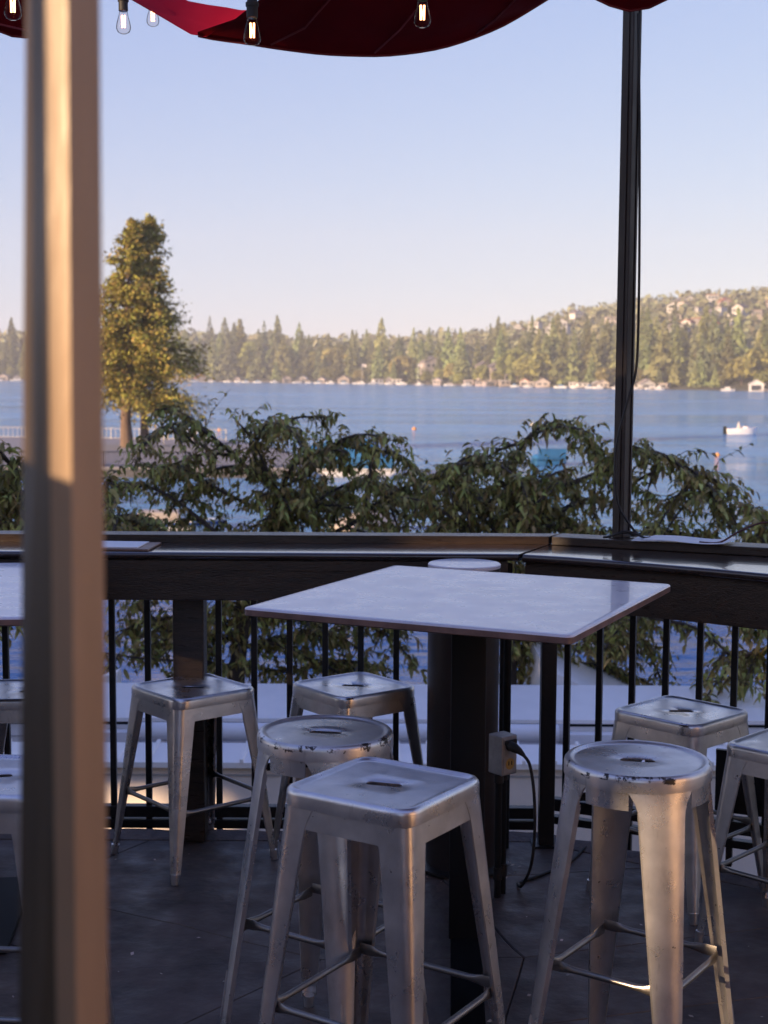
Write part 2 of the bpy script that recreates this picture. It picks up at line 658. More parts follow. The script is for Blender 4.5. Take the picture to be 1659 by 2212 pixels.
# ------------------------------------------------------------------ far conifers
def conifer_mesh(name, h, r, n, seed, broad=False, mat='pine'):
    R = random.Random(seed)
    m = MB()
    for i in range(n):
        if broad:
            t = R.random()
            a = R.uniform(0, 2 * pi)
            e = R.uniform(-.5, 1)
            q = (1 - R.random() ** 3 * .6)
            cx = r * q * cos(a) * sqrt(max(0, 1 - e * e)) * (1 + .25 * sin(3 * a + seed))
            cy = r * q * sin(a) * sqrt(max(0, 1 - e * e))
            cz = h * .55 + h * .45 * e * q
            sz = r * R.uniform(.16, .34)
            d = Vector((cos(a), sin(a), e * .8)).normalized()
        else:
            t = R.random() ** 1.25
            z = h * (.10 + .90 * t)
            lobe = 1 + .42 * sin(t * 30 + seed) * (1 - t)
            rad = r * (1 - t) ** .85 * lobe + .12
            a = R.uniform(0, 2 * pi)
            q = R.uniform(.45, 1.08)
            cx, cy, cz = rad * q * cos(a), rad * q * sin(a), z - rad * .25 * q
            sz = (.16 + .5 * (1 - t)) * r * R.uniform(.35, .75)
            d = Vector((cos(a), sin(a), -.25)).normalized()
        sd_ = d.cross(Vector((0, 0, 1))).normalized()
        nn = (Vector((0, 0, 1)) * R.uniform(.2, 1) + sd_ * R.uniform(-.8, .8) + d * R.uniform(0, .8)).normalized()
        u = (d - nn * d.dot(nn)).normalized()
        v = nn.cross(u)
        c = Vector((cx, cy, cz))
        k = R.uniform(.5, .9)
        m.add([c - u * sz * .8, c + v * sz * k, c + u * sz, c - v * sz * k], [(0, 1, 2, 3)])
    me = bpy.data.meshes.new(name)
    me.from_pydata(m.v, [], m.f)
    me.materials.append(M[mat])
    return me


def trunk_mesh(name, h, r):
    m = MB()
    m.tube([(0, 0, -1), (0, 0, h * .5), (0, 0, h * .9)], [r, r * .7, r * .2], 6)
    me = m.mesh(name)
    me.materials.append(M['bark_pale'])
    return me


KINDS = []
for i, (hh, rr_, n, b, mt) in enumerate([(27, 5.2, 520, 0, 'pine'), (31, 6.4, 620, 0, 'pine'), (24, 5.6, 520, 0, 'pine'), (29, 4.2, 460, 0, 'pine_dark'),
                                         (25, 5.6, 520, 0, 'pine_dark'), (16, 7.0, 460, 1, 'broadleaf'), (13, 6.0, 420, 1, 'broadleaf'), (21, 6.2, 520, 0, 'pine')]):
    KINDS.append((conifer_mesh('crown', hh, rr_, n, 40 + i, b, mt), trunk_mesh('trunk', hh * (.85 if not b else .55), .45), b, mt))

LBL = {'pine': ('conifer', 'tall sunlit conifer in the forest along the far shore', 'sunlit conifers on the far shore'),
       'pine_dark': ('conifer', 'darker slender conifer in the forest along the far shore', 'dark conifers on the far shore'),
       'broadleaf': ('broadleaf_tree', 'round yellow green broadleaf tree among far shore conifers', 'round trees on the far shore')}


def far_tree(x, y, k, s, label=None):
    c, t, b, mt = KINDS[k]
    nm, lb, gr = LBL[mt]
    o = thing(nm, lb if not label else label, 'tree', (x, y, land_z(x, y) - .3), rnd.uniform(0, 6.28), gr)
    o.scale = (s * rnd.uniform(.85, 1.15), s * rnd.uniform(.85, 1.15), s)
    link('trunk', t, o)
    link('crown', c, o)
    return o


def shore_xy(px, inland):
    """a spot on the far bank seen in direction px (x / y), so many metres inland"""
    y = 900.0
    for _ in range(30):
        y = interp(SHORE, px * y) + inland
    return px * y, y


cnt = 0
R2 = random.Random(11)
for row, (inl, npx, sc) in enumerate([(9, 72, .60), (24, 62, .98), (48, 60, 1.18), (90, 48, 1.15)]):
    for i in range(npx):
        px = -.285 + .575 * (i + R2.uniform(.1, .9)) / npx
        if row == 0 and R2.random() < .25:
            continue
        k = R2.choice([0, 1, 2, 3, 4, 7, 0, 3] if row else [2, 5, 6, 0, 2, 6, 4])
        if row and R2.random() < .10:
            k = 5
        s = sc * R2.uniform(.70, 1.15) * (1.30 if -.125 < px < -.058 and row else 1.04)
        x, y = shore_xy(px, inl + R2.uniform(-7, 14))
        far_tree(x, y, k, s)
        cnt += 1

# the bright rounded grove that stands in front at the right of the bay
for px, inl, k, s in [(.092, 10, 5, 1.25), (.100, 7, 5, 1.05), (.108, 10, 5, 1.15), (.112, 20, 1, .95), (.124, 15, 1, 1.05), (.131, 16, 0, 1.1)]:
    x, y = shore_xy(px, inl)
    far_tree(x, y, k, s)

# the wooded hillside behind as one mass of small crowns
m = MB()
R3 = random.Random(5)
for i in range(5200):
    px = R3.uniform(-.30, .32)
    x, y = shore_xy(px, 125 + R3.random() ** 1.2 * 520)
    if y > 1440:
        continue
    z = land_z(x, y)
    con = R3.random() < .6
    h = R3.uniform(8, 16) * (1.1 if px < .05 else .85)
    r = h * (R3.uniform(.16, .26) if con else R3.uniform(.3, .45))
    for q in range(9):
        t = R3.random()
        a = R3.uniform(0, 6.28)
        rad = r * ((1 - t) if con else sqrt(max(.05, 1 - (2 * t - 1) ** 2)))
        c = Vector((x + rad * cos(a) * .8, y + rad * sin(a) * .8, z + h * (.1 + .88 * t)))
        sz = r * (.35 + .55 * (1 - t if con else .6))
        d = Vector((cos(a), sin(a), -.2 if con else .2)).normalized()
        nn = (Vector((0, 0, 1)) * R3.uniform(.1, 1) + d * R3.uniform(.2, 1) + Vector((R3.uniform(-.5, .5), R3.uniform(-.5, .5), 0))).normalized()
        u = (d - nn * d.dot(nn)).normalized()
        v = nn.cross(u)
        m.add([c - u * sz * .8, c + v * sz * .8, c + u * sz, c - v * sz * .8], [(0, 1, 2, 3)])
tag(m.build('hillside_forest', 'forest', raw=True), 'wooded slope above the far shore', 'forest', kind='stuff')


# ------------------------------------------------------------------ far houses, boathouses and boats
def gable_house(name, label, cat, loc, rz, w_, d_, h_, wall, roof, group=None, nwin=3, flat=False, rows=1, door=False):
    t = thing(name, label, cat, loc, rz, group)
    m = MB()
    m.box(-w_ / 2, w_ / 2, -d_ / 2, d_ / 2, -2.5, h_)
    if not flat:
        m.add([(-w_ / 2, -d_ / 2, h_), (w_ / 2, -d_ / 2, h_), (0, -d_ / 2, h_ + w_ * .28), (-w_ / 2, d_ / 2, h_), (w_ / 2, d_ / 2, h_), (0, d_ / 2, h_ + w_ * .28)],
              [(0, 1, 2), (3, 5, 4)])
    m.build('wall', wall, t)
    m = MB()
    e = .5
    if flat:
        m.box(-w_ / 2 - e, w_ / 2 + e, -d_ / 2 - e, d_ / 2 + e, h_ + .01, h_ + .35)
    else:
        k = .28 * 2
        for sx in (-1, 1):
            a = [(0, h_ + w_ * .28 + .06), (sx * (w_ / 2 + e), h_ - e * k + .06), (sx * (w_ / 2 + e), h_ - e * k + .4), (0, h_ + w_ * .28 + .4)]
            m.add([(x, -d_ / 2 - e, z) for x, z in a] + [(x, d_ / 2 + e, z) for x, z in a],
                  [(0, 1, 2, 3), (7, 6, 5, 4), (0, 4, 5, 1), (1, 5, 6, 2), (2, 6, 7, 3), (3, 7, 4, 0)])
    m.build('roof', roof, t)
    for r in range(rows):
        for i in range(nwin):
            x = (i + .5) / nwin * w_ * .86 - w_ * .43
            z0 = h_ * (r + .3) / rows
            ww, hh = w_ / nwin * .27, h_ / rows * .24
            f = MB().box(x - ww - .12, x + ww + .12, -d_ / 2 - .1, -d_ / 2 - .005, z0 - .12, z0 + 2 * hh + .12).build('window', 'house_white', t)
            MB().box(x - ww, x + ww, -d_ / 2 - .13, -d_ / 2 - .103, z0, z0 + 2 * hh).build('pane', 'glass_dark', f)
    if door:
        MB().box(-w_ * .33, w_ * .33, -d_ / 2 - .08, -d_ / 2 - .004, -.4, h_ * .82).build('door', 'glass_dark', t)
    return t


def at_far(px, inl, dz=0):
    x, y = shore_xy(px, inl)
    return (x, y, land_z(x, y) + dz), -atan2(x, y)


for px, inl, w_, d_, h_, wall, roof, flat, rows, nwin, lb in [
    (.032, 30, 12, 9, 9, 'house_wall', 'house_roof', False, 2, 3, 'grey lakeside house with a steep roof among the middle conifers'),
    (.079, 22, 13, 9, 8, 'house_wall', 'house_roof', False, 2, 3, 'grey house with tall white framed windows left of the bright grove'),
    (.069, 34, 9, 8, 6.5, 'house_wall', 'house_roof', False, 1, 2, 'smaller grey house half hidden in trees beside the windowed house'),
]:
    loc, rz = at_far(px, inl, 3 if inl > 25 else 1)
    gable_house('house', lb, 'house', loc, rz + .35, w_, d_, h_, wall, roof, None, nwin, flat, rows)

R4 = random.Random(21)
hill = [(.104, 330, 8, 8, 'cream tower like house on the skyline left of the dark post', True),
        (.121, 250, 8, 9, 'tall white house on the slope left of the dark post', False),
        (.118, 300, 8, 5, 'white flat roofed house above the tall white one', True)]
for px, inl, w_, h_, lb, fl in hill:
    loc, rz = at_far(px, inl, 7)
    gable_house('house', lb, 'house', loc, rz + R4.uniform(-.5, .5), w_, 10, h_, 'house_white', 'house_roof', None, 3, fl, 2)
for i in range(34):
    px = R4.uniform(.185, .285) if i > 7 else R4.uniform(.075, .16)
    loc, rz = at_far(px, R4.uniform(190, 430), R4.uniform(4.5, 8))
    gable_house('hillside_house', 'small pale house scattered among the trees of the right hillside', 'house', loc, rz + R4.uniform(-.7, .7), R4.uniform(4.5, 8.5), 7, R4.uniform(2.8, 4.6),
                R4.choice(['house_white', 'house_white', 'house_wall']), R4.choice(['house_roof', 'house_roof', 'rust_roof']), 'houses on the right hillside', 3, R4.random() < .3, R4.choice([1, 2]))

# boathouses, docks and moored boats along the far waterline
i = 0
px = -.283
R5 = random.Random(31)
while px < .283:
    x, y = shore_xy(px, -6)
    wide = R5.uniform(6, 13)
    typ = R5.random()
    rz = -atan2(x, y) + R5.uniform(-.3, .3)
    if .055 < px < .09:
        typ = .1
    if px > .2 and R5.random() < .55:
        typ = .99
    if typ < .50:
        gable_house('boathouse', 'pale boathouse standing in the row along the far waterline', 'boathouse', (x, y, -5.2), rz, wide * .62, 7, R5.uniform(1.5, 2.7),
                    R5.choice(['house_white', 'deck_wood', 'house_wall', 'house_wall']), R5.choice(['house_white', 'house_roof', 'house_wall', 'house_wall', 'rust_roof', 'deck_wood']), 'boathouses on the far shore', 2,
                    R5.random() < .6, 1, R5.random() < .5)
    if typ > .35 and typ < .93:
        t = thing('dock', 'low weathered dock on piles along the far waterline', 'dock', (x, y - 9, -5.5), rz, 'docks on the far shore')
        MB().box(-wide / 2, wide / 2, -1, 1, .05, .45).build('deck', 'deck_wood', t)
        for sx in (-1, 0, 1):
            MB().tube([(sx * wide * .45, 0, -1.5), (sx * wide * .45, 0, .04)], .18, 6).build('pile', 'deck_wood', t)
    if typ > .25 and typ < .97:
        bx, by = x + R5.uniform(-3, 3), y - 13
        t = thing('moored_boat', 'small white boat moored along the far shore docks', 'boat', (bx, by, -6), rz + R5.choice([0, pi]), 'boats moored on the far shore')
        L_ = R5.uniform(5, 7.5)
        out = [(-L_ / 2, -.9), (L_ * .2, -1), (L_ / 2, 0), (L_ * .2, 1), (-L_ / 2, .9)]
        MB().loft([[(x_ * .92, y_ * .75, -.2) for x_, y_ in out], [(x_, y_, 1.0) for x_, y_ in out]], True, True, True).build('hull', 'hull', t)
        MB().box(-L_ * .25, L_ * .12, -.7, .7, 1.0, 1.9).build('cabin', R5.choice(['hull', 'blue_cover', 'hull', 'beige_cover']), t)
    px += wide / 900 * R5.uniform(.45, .95)
    i += 1
for px, lb in [(.023, 'slim white flagpole with pale flag on the middle of the far shore'), (-.0158, 'slim white flagpole with pale flag on the far shore left of centre')]:
    x, y = shore_xy(px, -3)
    t = thing('flagpole', lb, 'flagpole', (x, y, -5.2))
    MB().tube([(0, 0, 0), (0, 0, 13)], .12, 6).build('pole', 'white_paint', t)
    MB().loft([[(.12, 0, 10.8), (.12, 0, 12.8)], [(1.6, .3, 10.6), (1.6, .3, 12.6)], [(3, -.1, 10.3), (3, -.1, 12.3)]], False).build('flag', 'cloth_light', t)

# white arched boathouse on the right
loc, rz = at_far(.258, -4)
gable_house('boathouse', 'white gabled boathouse with dark opening, alone at the far right shore', 'boathouse', (loc[0], loc[1], -5.2), rz, 6.8, 8, 2.4, 'house_white', 'house_white', None, 0, False, 1, True)

# ------------------------------------------------------------------ cedar pair on the promenade
def cedar(name, label, loc, h, rmax, tr, seed, lean=0, n=300, zlow=.22, bulge=0, bark='bark_pale'):
    R = random.Random(seed)
    t = thing(name, label, 'tree', loc)
    m = MB()
    sp = [(lean * (k / 8) ** 1.5 + .12 * sin(k * 1.3 + seed), .1 * cos(k), h * .96 * k / 8 - (.4 if k == 0 else 0)) for k in range(9)]
    m.tube(sp, [tr * (1.25 if k == 0 else 1) * (1 - .93 * k / 8) + .03 for k in range(9)], 10)
    m.build('trunk', bark, t, 60)
    m = MB()
    lb = MB()
    for i in range(n):
        u = R.random() ** .9
        z = h * (zlow + (1.0 - zlow) * u)
        k = min(int(z / (h * .96) * 8), 7)
        f = z / (h * .96) * 8 - k
        ax = sp[k][0] + (sp[k + 1][0] - sp[k][0]) * min(f, 1)
        prof = (1 - u) ** .78 * (.62 + .38 * min(u / .1, 1)) * 1.08
        a = R.uniform(0, 2 * pi)
        L_ = rmax * (1 + bulge * max(0, cos(a)) * math.exp(-((u - .22) / .22) ** 2)) * prof * (.80 + .36 * sin(z * 1.3 + a * 2 + seed)) * R.uniform(.5, 1.2) + .25
        d = Vector((cos(a), sin(a), R.uniform(-.25, .30) + (.35 if u > .8 else 0)))
        p0 = Vector((ax, 0, z))
        p1 = p0 + d * L_
        p1.z -= L_ * L_ * .035
        if L_ > 1.2 and i % 2 == 0:
            lb.tube([p0, p0.lerp(p1, .5) + Vector((0, 0, .1)), p1], [.07, .045, .02], 5)
        for q in range(int(30 + 105 * L_ / rmax)):
            s_ = R.uniform(.35, 1.05) if L_ > .8 else R.uniform(0, 1)
            c = p0.lerp(p1, s_) + Vector((R.gauss(0, .30), R.gauss(0, .30), R.gauss(0, .24))) * (.5 + L_ / rmax)
            sz = R.uniform(.09, .23)
            dd = (d + Vector((R.gauss(0, .5), R.gauss(0, .5), R.gauss(-.15, .5)))).normalized()
            nn = Vector((R.gauss(0, .6), R.gauss(0, .6), R.gauss(.6, .5))).normalized()
            uu = (dd - nn * dd.dot(nn))
            if uu.length < .05:
                continue
            uu.normalize()
            v = nn.cross(uu)
            m.add([c - uu * sz, c + v * sz * .55, c + uu * sz * 1.2, c - v * sz * .55], [(0, 1, 2, 3)])
    lb.build('limbs', bark, t)
    m.build('crown', 'cedar', t, raw=True)
    return t


cedar('cedar_tree', 'tall full golden green cedar standing on the lakeside promenade', (-23.6, 131.5, -5.3), 20.4, 5.5, .50, 3, .6, 330, .20, .1)
cedar('cedar_tree', 'thinner darker cedar close behind the tall cedar on the promenade', (-22.3, 133.0, -5.3), 21.0, 4.9, .36, 8, .9, 290, .17, .15)

# promenade fence
def picket_fence(name, label, a, b, h, step, mat, group=None, post_every=8, rail_r=.03, pk=.012, z=-5.25):
    a, b = Vector(a), Vector(b)
    d = (b - a)
    L_ = d.length
    t = thing(name, label, 'fence', (a.x, a.y, z), atan2(d.y, d.x), group)
    for zz in (.12, h):
        MB().tube([(0, 0, zz), (L_, 0, zz)], rail_r, 6).build('rail', mat, t)
    n = int(L_ / step)
    me = None
    pickets = MB()
    pm_ = None
    for i in range(n + 1):
        x = i * L_ / n
        if i % post_every == 0:
            if pm_ is None:
                pm_ = MB().box(-.04, .04, -.04, .04, 0, h + .08).mesh('post')
                pm_.materials.append(M[mat])
            link('post', pm_, t).location = (x, 0, 0)
        else:
            pickets.box(x - pk, x + pk, -pk, pk, .13, h - .02)
    o = pickets.build('pickets', mat, t)
    o['kind'] = 'stuff'
    return t


picket_fence('promenade_fence', 'black metal picket fence along the edge of the lakeside promenade', (-32, 103.6, 0), (-6.6, 104.6, 0), 1.1, .16, 'black_metal', pk=.016, post_every=12)
picket_fence('far_fence', 'pale rail fence behind the cedar trunks at the far promenade edge', (-40, 149, 0), (-16, 145, 0), 1.1, .5, 'grey_paint', pk=.02, post_every=6)
for i, (x, y, lb) in enumerate([(-31.5, 139, 'green slatted bench on the promenade left of the cedar trunks, nearest one'), (-33.5, 142.5, 'green slatted bench farther back on the promenade left of the cedars')]):
    t = thing('bench', lb, 'bench', (x, y, -5.25), .15, 'green promenade benches')
    for k in range(3):
        MB().box(-1.6, 1.6, -.25 + k * .17, -.12 + k * .17, .42, .47).build('seat_slat', 'green', t)
    for k in range(2):
        MB().box(-1.6, 1.6, .28, .33, .58 + k * .17, .71 + k * .17).build('back_slat', 'green', t)
    for sx in (-1.3, 1.3):
        MB().box(sx - .04, sx + .04, -.22, .3, 0, .418).build('leg', 'black_metal', t)
t = thing('trash_bin', 'round blue bin with domed lid on the promenade beside the cedar', 'bin', (-26.0, 123, -5.25))
MB().lathe([(.34, 0), (.38, .9)], 14).build('body', 'grey_paint', t, 40)
MB().lathe([(.42, .905), (.42, 1.0), (.30, 1.28), (.0, 1.4)], 14).build('lid', 'blue', t, 40)
t = thing('floodlight_pole', 'thin grey pole with crossbar beside the cedar trunks', 'pole', (-21.2, 138, -5.25))
MB().tube([(0, 0, 0), (0, 0, 4.4)], .05, 6).build('pole', 'grey_paint', t)
MB().tube([(-.9, 0, 4.3), (.25, 0, 4.3)], .035, 6).build('crossbar', 'grey_paint', t)
t = thing('beach_chair', 'small blue folding chair behind the promenade fence', 'chair', (-22.2, 107, -5.25), .5)
MB().box(-.3, .3, -.3, .3, .36, .41).build('seat', 'blue', t)
MB().add([(-.3, .28, .40), (.3, .28, .40), (.3, .62, 1.0), (-.3, .62, 1.0), (-.3, .31, .38), (.3, .31, .38), (.3, .65, .98), (-.3, .65, .98)],
         [(0, 1, 2, 3), (7, 6, 5, 4), (0, 4, 5, 1), (1, 5, 6, 2), (2, 6, 7, 3), (3, 7, 4, 0)]).build('backrest', 'blue', t)
for sx in (-.28, .28):
    MB().tube([(sx, -.28, 0), (sx, .28, .36)], .02, 5).build('leg', 'grey_paint', t)
    MB().tube([(sx, .28, 0), (sx, -.28, .36)], .02, 5).build('leg', 'grey_paint', t)


# ------------------------------------------------------------------ boats on the lake
def covered_pontoon(label, loc, rz, L_, cover, humps, hh=1.9, hull='hull'):
    t = thing('pontoon_boat', label, 'boat', loc, rz)
    for sy in (-.95, .95):
        MB().tube([(-L_ / 2, sy, .12), (L_ / 2 - .5, sy, .12), (L_ / 2, sy, .34)], [.36, .36, .08], 10).build('float', hull, t, 50)
    MB().bbox(-L_ / 2, L_ / 2, -1.25, 1.25, .50, .66, .03).build('deck', hull, t)
    m = MB()
    nx_, ny_ = 28, 9
    rings = []
    for i in range(nx_ + 1):
        u = i / nx_
        x = -L_ / 2 * .98 + L_ * .98 * u
        end = min(1, min(u, 1 - u) / .06)
        top = .66 + (hh - .66) * (.35 + .65 * max(sum(a * math.exp(-((u - c_) / w2) ** 2) for c_, w2, a in humps), 0)) * end ** .5
        ring = []
        for j in range(ny_ + 1):
            v = j / ny_ * pi
            yy = -cos(v)
            zz = sin(v) ** .45
            ring.append((x, yy * 1.28, .62 + (top - .62) * zz + .03 * sin(u * 60 + j)))
        rings.append(ring)
    m.loft(rings, False)
    m.build('cover', cover, t, 60)
    m = MB().box(-L_ / 2 + .1, L_ / 2 - .1, -1.34, -1.29, .70, 1.45)
    m.build('side_skirt', 'blue_cover', t)
    return t


covered_pontoon('pontoon boat under a bright blue cover behind the fruit tree leaves', (-2.6, 107, -6), .03, 6.9, 'teal_cover', [(.1, .07, .62), (.28, .12, .95), (.5, .1, .55), (.72, .15, 1.05)], 2.75)
covered_pontoon('small covered boat with only its blue hump seen over leaves', (13.9, 121, -6), .1, 2.6, 'teal_cover', [(.4, .2, .9)], 1.15, 'blue_cover')

t = thing('motorboat', 'small white open motorboat with a person aboard, moving across the lake', 'boat', (46.2, 186, -6), .06)
Lb = 4.1
out = [(-2.0, -.72), (-.6, -.85), (.8, -.78), (1.6, -.42), (2.15, 0), (1.6, .42), (.8, .78), (-.6, .85), (-2.0, .72)]
m = MB()
m.loft([[(x * .9, y * .62, -.15) for x, y in out], [(x * .97, y * .9, .3) for x, y in out], [(x, y, .72 + max(0, x) * .10) for x, y in out]], True, True, False)
m.loft([[(x, y, .72 + max(0, x) * .10) for x, y in out], [(x * .93, y * .86, .70 + max(0, x) * .09) for x, y in out], [(x * .9, y * .8, .28) for x, y in out]], True, False, True)
m.build('hull', 'white_paint', t, 40)
MB().bbox(.25, .75, -.5, .5, .3, 1.0, .05).build('console', 'white_paint', t)
MB().add([(.72, -.45, 1.0), (.72, .45, 1.0), (.5, .4, 1.28), (.5, -.4, 1.28)], [(0, 1, 2, 3)]).build('windscreen', 'glass_dark', t)
MB().bbox(-2.35, -1.95, -.2, .2, -.1, 1.0, .05).build('outboard_motor', 'matte_black', t)


def blob_person(label, loc, top, bottom):
    t = thing('person', label, 'person', loc)
    m = MB()
    m.tube([(0, 0, 0), (.02, 0, .2), (0, 0, .45), (0, 0, .55), (0, 0, .62)], [.19, .17, .21, .12, .06], 10)
    m.tube([(0, -.2, .5), (.12, -.26, .28), (.36, -.12, .26)], [.07, .055, .04], 7)
    m.tube([(0, .2, .5), (.12, .26, .28), (.36, .12, .26)], [.07, .055, .04], 7)
    m.tube([(0, -.1, .02), (.42, -.12, .06), (.44, -.12, -.3)], [.1, .08, .05], 7)
    m.tube([(0, .1, .02), (.42, .12, .06), (.44, .12, -.3)], [.1, .08, .05], 7)
    m.tube([(.02, 0, .60), (.02, 0, .66), (.02, 0, .76), (.02, 0, .84), (.02, 0, .87)], [.06, .095, .11, .08, .02], 10)
    m.build('body', top, t, 60)
    return t


blob_person('person in light clothes sitting in the small white motorboat', (46.2 - .35, 186, -6 + .72), 'cloth_light', 'cloth_dark')
for (x, y, mt, lb, r) in [(31.5, 135.6, 'buoy', 'orange mooring buoy floating below the white motorboat', .25), (4.06, 195, 'buoy', 'orange buoy on open water right of the blue covered boat', .30),
                          (22.1, 215, 'buoy_white', 'white buoy showing just over the arching leaves', .34), (-21.6, 188, 'buoy', 'orange buoy floating beyond the left leaves', .26)]:
    t = thing('buoy', lb, 'buoy', (x, y, -6))
    MB().lathe([(.0, -r * .5), (r * .8, -r * .25), (r, r * .3), (r * .75, r * .9), (r * .25, r * 1.2), (0, r * 1.22)], 14).build('float', mt, t, 50)
    MB().tube([(0, 0, r * 1.15), (0, 0, r * 1.45)], .03, 6).build('ring_stem', 'grey_paint', t)

t = thing('moored_boat', 'white boat with blue trim moored low behind the left leaves', 'boat', (-10.3, 69.4, -6.25), .1)
out = [(-2.3, -1), (1.0, -1.05), (2.6, 0), (1.0, 1.05), (-2.3, 1)]
MB().loft([[(x * .93, y * .8, -.2) for x, y in out], [(x, y, .8) for x, y in out]], True, True, True).build('hull', 'hull', t)
MB().loft([[(x * 1.01, y * 1.01, .55) for x, y in out], [(x * 1.015, y * 1.015, .72) for x, y in out]], True).build('stripe', 'blue', t)
MB().bbox(-1.6, .4, -.8, .8, .8, 1.2, .1).build('cabin', 'beige_cover', t)
t = thing('moored_boat', 'boat under a beige canvas cover low behind the middle leaves', 'boat', (-.7, 69.5, -6), .75)
out = [(-1.9, -.9), (.9, -.95), (2.2, 0), (.9, .95), (-1.9, .9)]
MB().loft([[(x * .93, y * .8, -.2) for x, y in out], [(x, y, .35) for x, y in out]], True, True, True).build('hull', 'beige_cover', t)
MB().loft([[(x * 1.02, y * 1.05, .36) for x, y in out], [(x * .6, y * .5, .8) for x, y in out], [(x * .3, y * .1, 1.05) for x, y in out]], True, False, True).build('cover', 'beige_cover', t)

# ------------------------------------------------------------------ lower building seen through the balusters
t = thing('lower_building', 'pale flat roofed building below the deck railing', 'building', (0, 9, -3.6))
MB().box(-7, 5.5, 0, .22, 0, 2.76).build('wall', 'cream_wall', t)
MB().box(-7, 5.5, .22, 1.75, 0, 2.55).build('roof_deck', 'grey_paint', t)
MB().box(-7.05, 5.55, -.05, .44, 2.765, 2.80).build('coping', 'roof_metal', t)
me = MB().bbox(-.012, .012, -.055, .44, 2.795, 2.825, .004).mesh('standing_seam')
me.materials.append(M['roof_metal'])
for i in range(62):
    link('standing_seam', me, t).location = (-6.9 + i * .2, 0, 0)
MB().tube([(-1.72, .70, 2.81), (1.25, .70, 2.81)], .064, 18).build('pipe', 'pipe', t, 40)
me = MB().box(-.02, .02, .66, .74, 2.552, 2.75).mesh('pipe_support')
me.materials.append(M['white_paint'])
for x in (-1.5, -.9, -.3, .3, .8, 1.15):
    link('pipe_support', me, t).location = (x, 0, 0)
me = MB().lathe([(.068, 0), (.068, .03)], 18).mesh('pipe_collar')
me.materials.append(M['grey_paint'])
for x in (-1.70, 1.21):
    o = link('pipe_collar', me, t)
    o.location = (x, .70, 2.81)
    o.rotation_euler = (0, pi / 2, 0)
MB().box(-7, 3.5, .98, 1.04, 2.58, 2.79).build('fascia_board', 'white_paint', t)
MB().box(-7, 3.5, .97, 1.03, 2.792, 2.806).build('shadow_gap', 'matte_black', t)  # black strip put in for the shadow gap under the roof edge
MB().box(-7, 3.5, .972, 1.04, 2.7, 2.706).build('trim_line', 'grey_paint', t)
for x_ in (-2.55, -.85, .55, 2.2):
    MB().bbox(x_ - .09, x_ + .09, .78, .92, 2.552, 2.66, .01).build('roof_vent', 'grey_paint', t)
MB().box(-6.95, 5.45, -.008, -.0005, 2.70, 2.712).build('wall_groove', 'grey_paint', t)
m = MB()
m.add([(-7, .96, 2.842), (3.5, .96, 2.842), (3.5, 1.7, 2.93), (-7, 1.7, 2.93), (-7, .96, 2.815), (3.5, .96, 2.815), (3.5, 1.7, 2.56), (-7, 1.7, 2.56)],
      [(0, 1, 2, 3), (7, 6, 5, 4), (0, 4, 5, 1), (1, 5, 6, 2), (2, 6, 7, 3), (3, 7, 4, 0)])
m.build('roof', 'roof_metal', t)
me = MB().box(-.28, .28, .86, .955, 2.60, 2.76).mesh('vent_panel')
me.materials.append(M['white_paint'])
for x in (-2.0, 1.55):
    link('vent_panel', me, t).location = (x, 0, 0)


def slope_slab(name, label, pts, y0, y1, strip):
    t = thing(name, label, 'roof', (0, 0, 0))
    n = len(pts)
    MB().add([(x, y0, z) for x, z in pts] + [(x, y1, z) for x, z in pts],
             [tuple(range(n)), tuple(range(2 * n - 1, n - 1, -1))] + [(i, (i + 1) % n, n + (i + 1) % n, n + i) for i in range(n)]).build('slab', 'white_paint', t)
    if strip:
        (xa, za), (xb, zb) = strip
        MB().add([(xa, y0 - .03, za), (xb, y0 - .03, zb), (xb, y0 - .03, zb + .035), (xa, y0 - .03, za + .035), (xa, y0 - .004, za), (xb, y0 - .004, zb), (xb, y0 - .004, zb + .035), (xa, y0 - .004, za + .035)],
                 [(0, 1, 2, 3), (7, 6, 5, 4), (0, 4, 5, 1), (1, 5, 6, 2), (2, 6, 7, 3), (3, 7, 4, 0)]).build('trim', 'yellow', t)
    return t


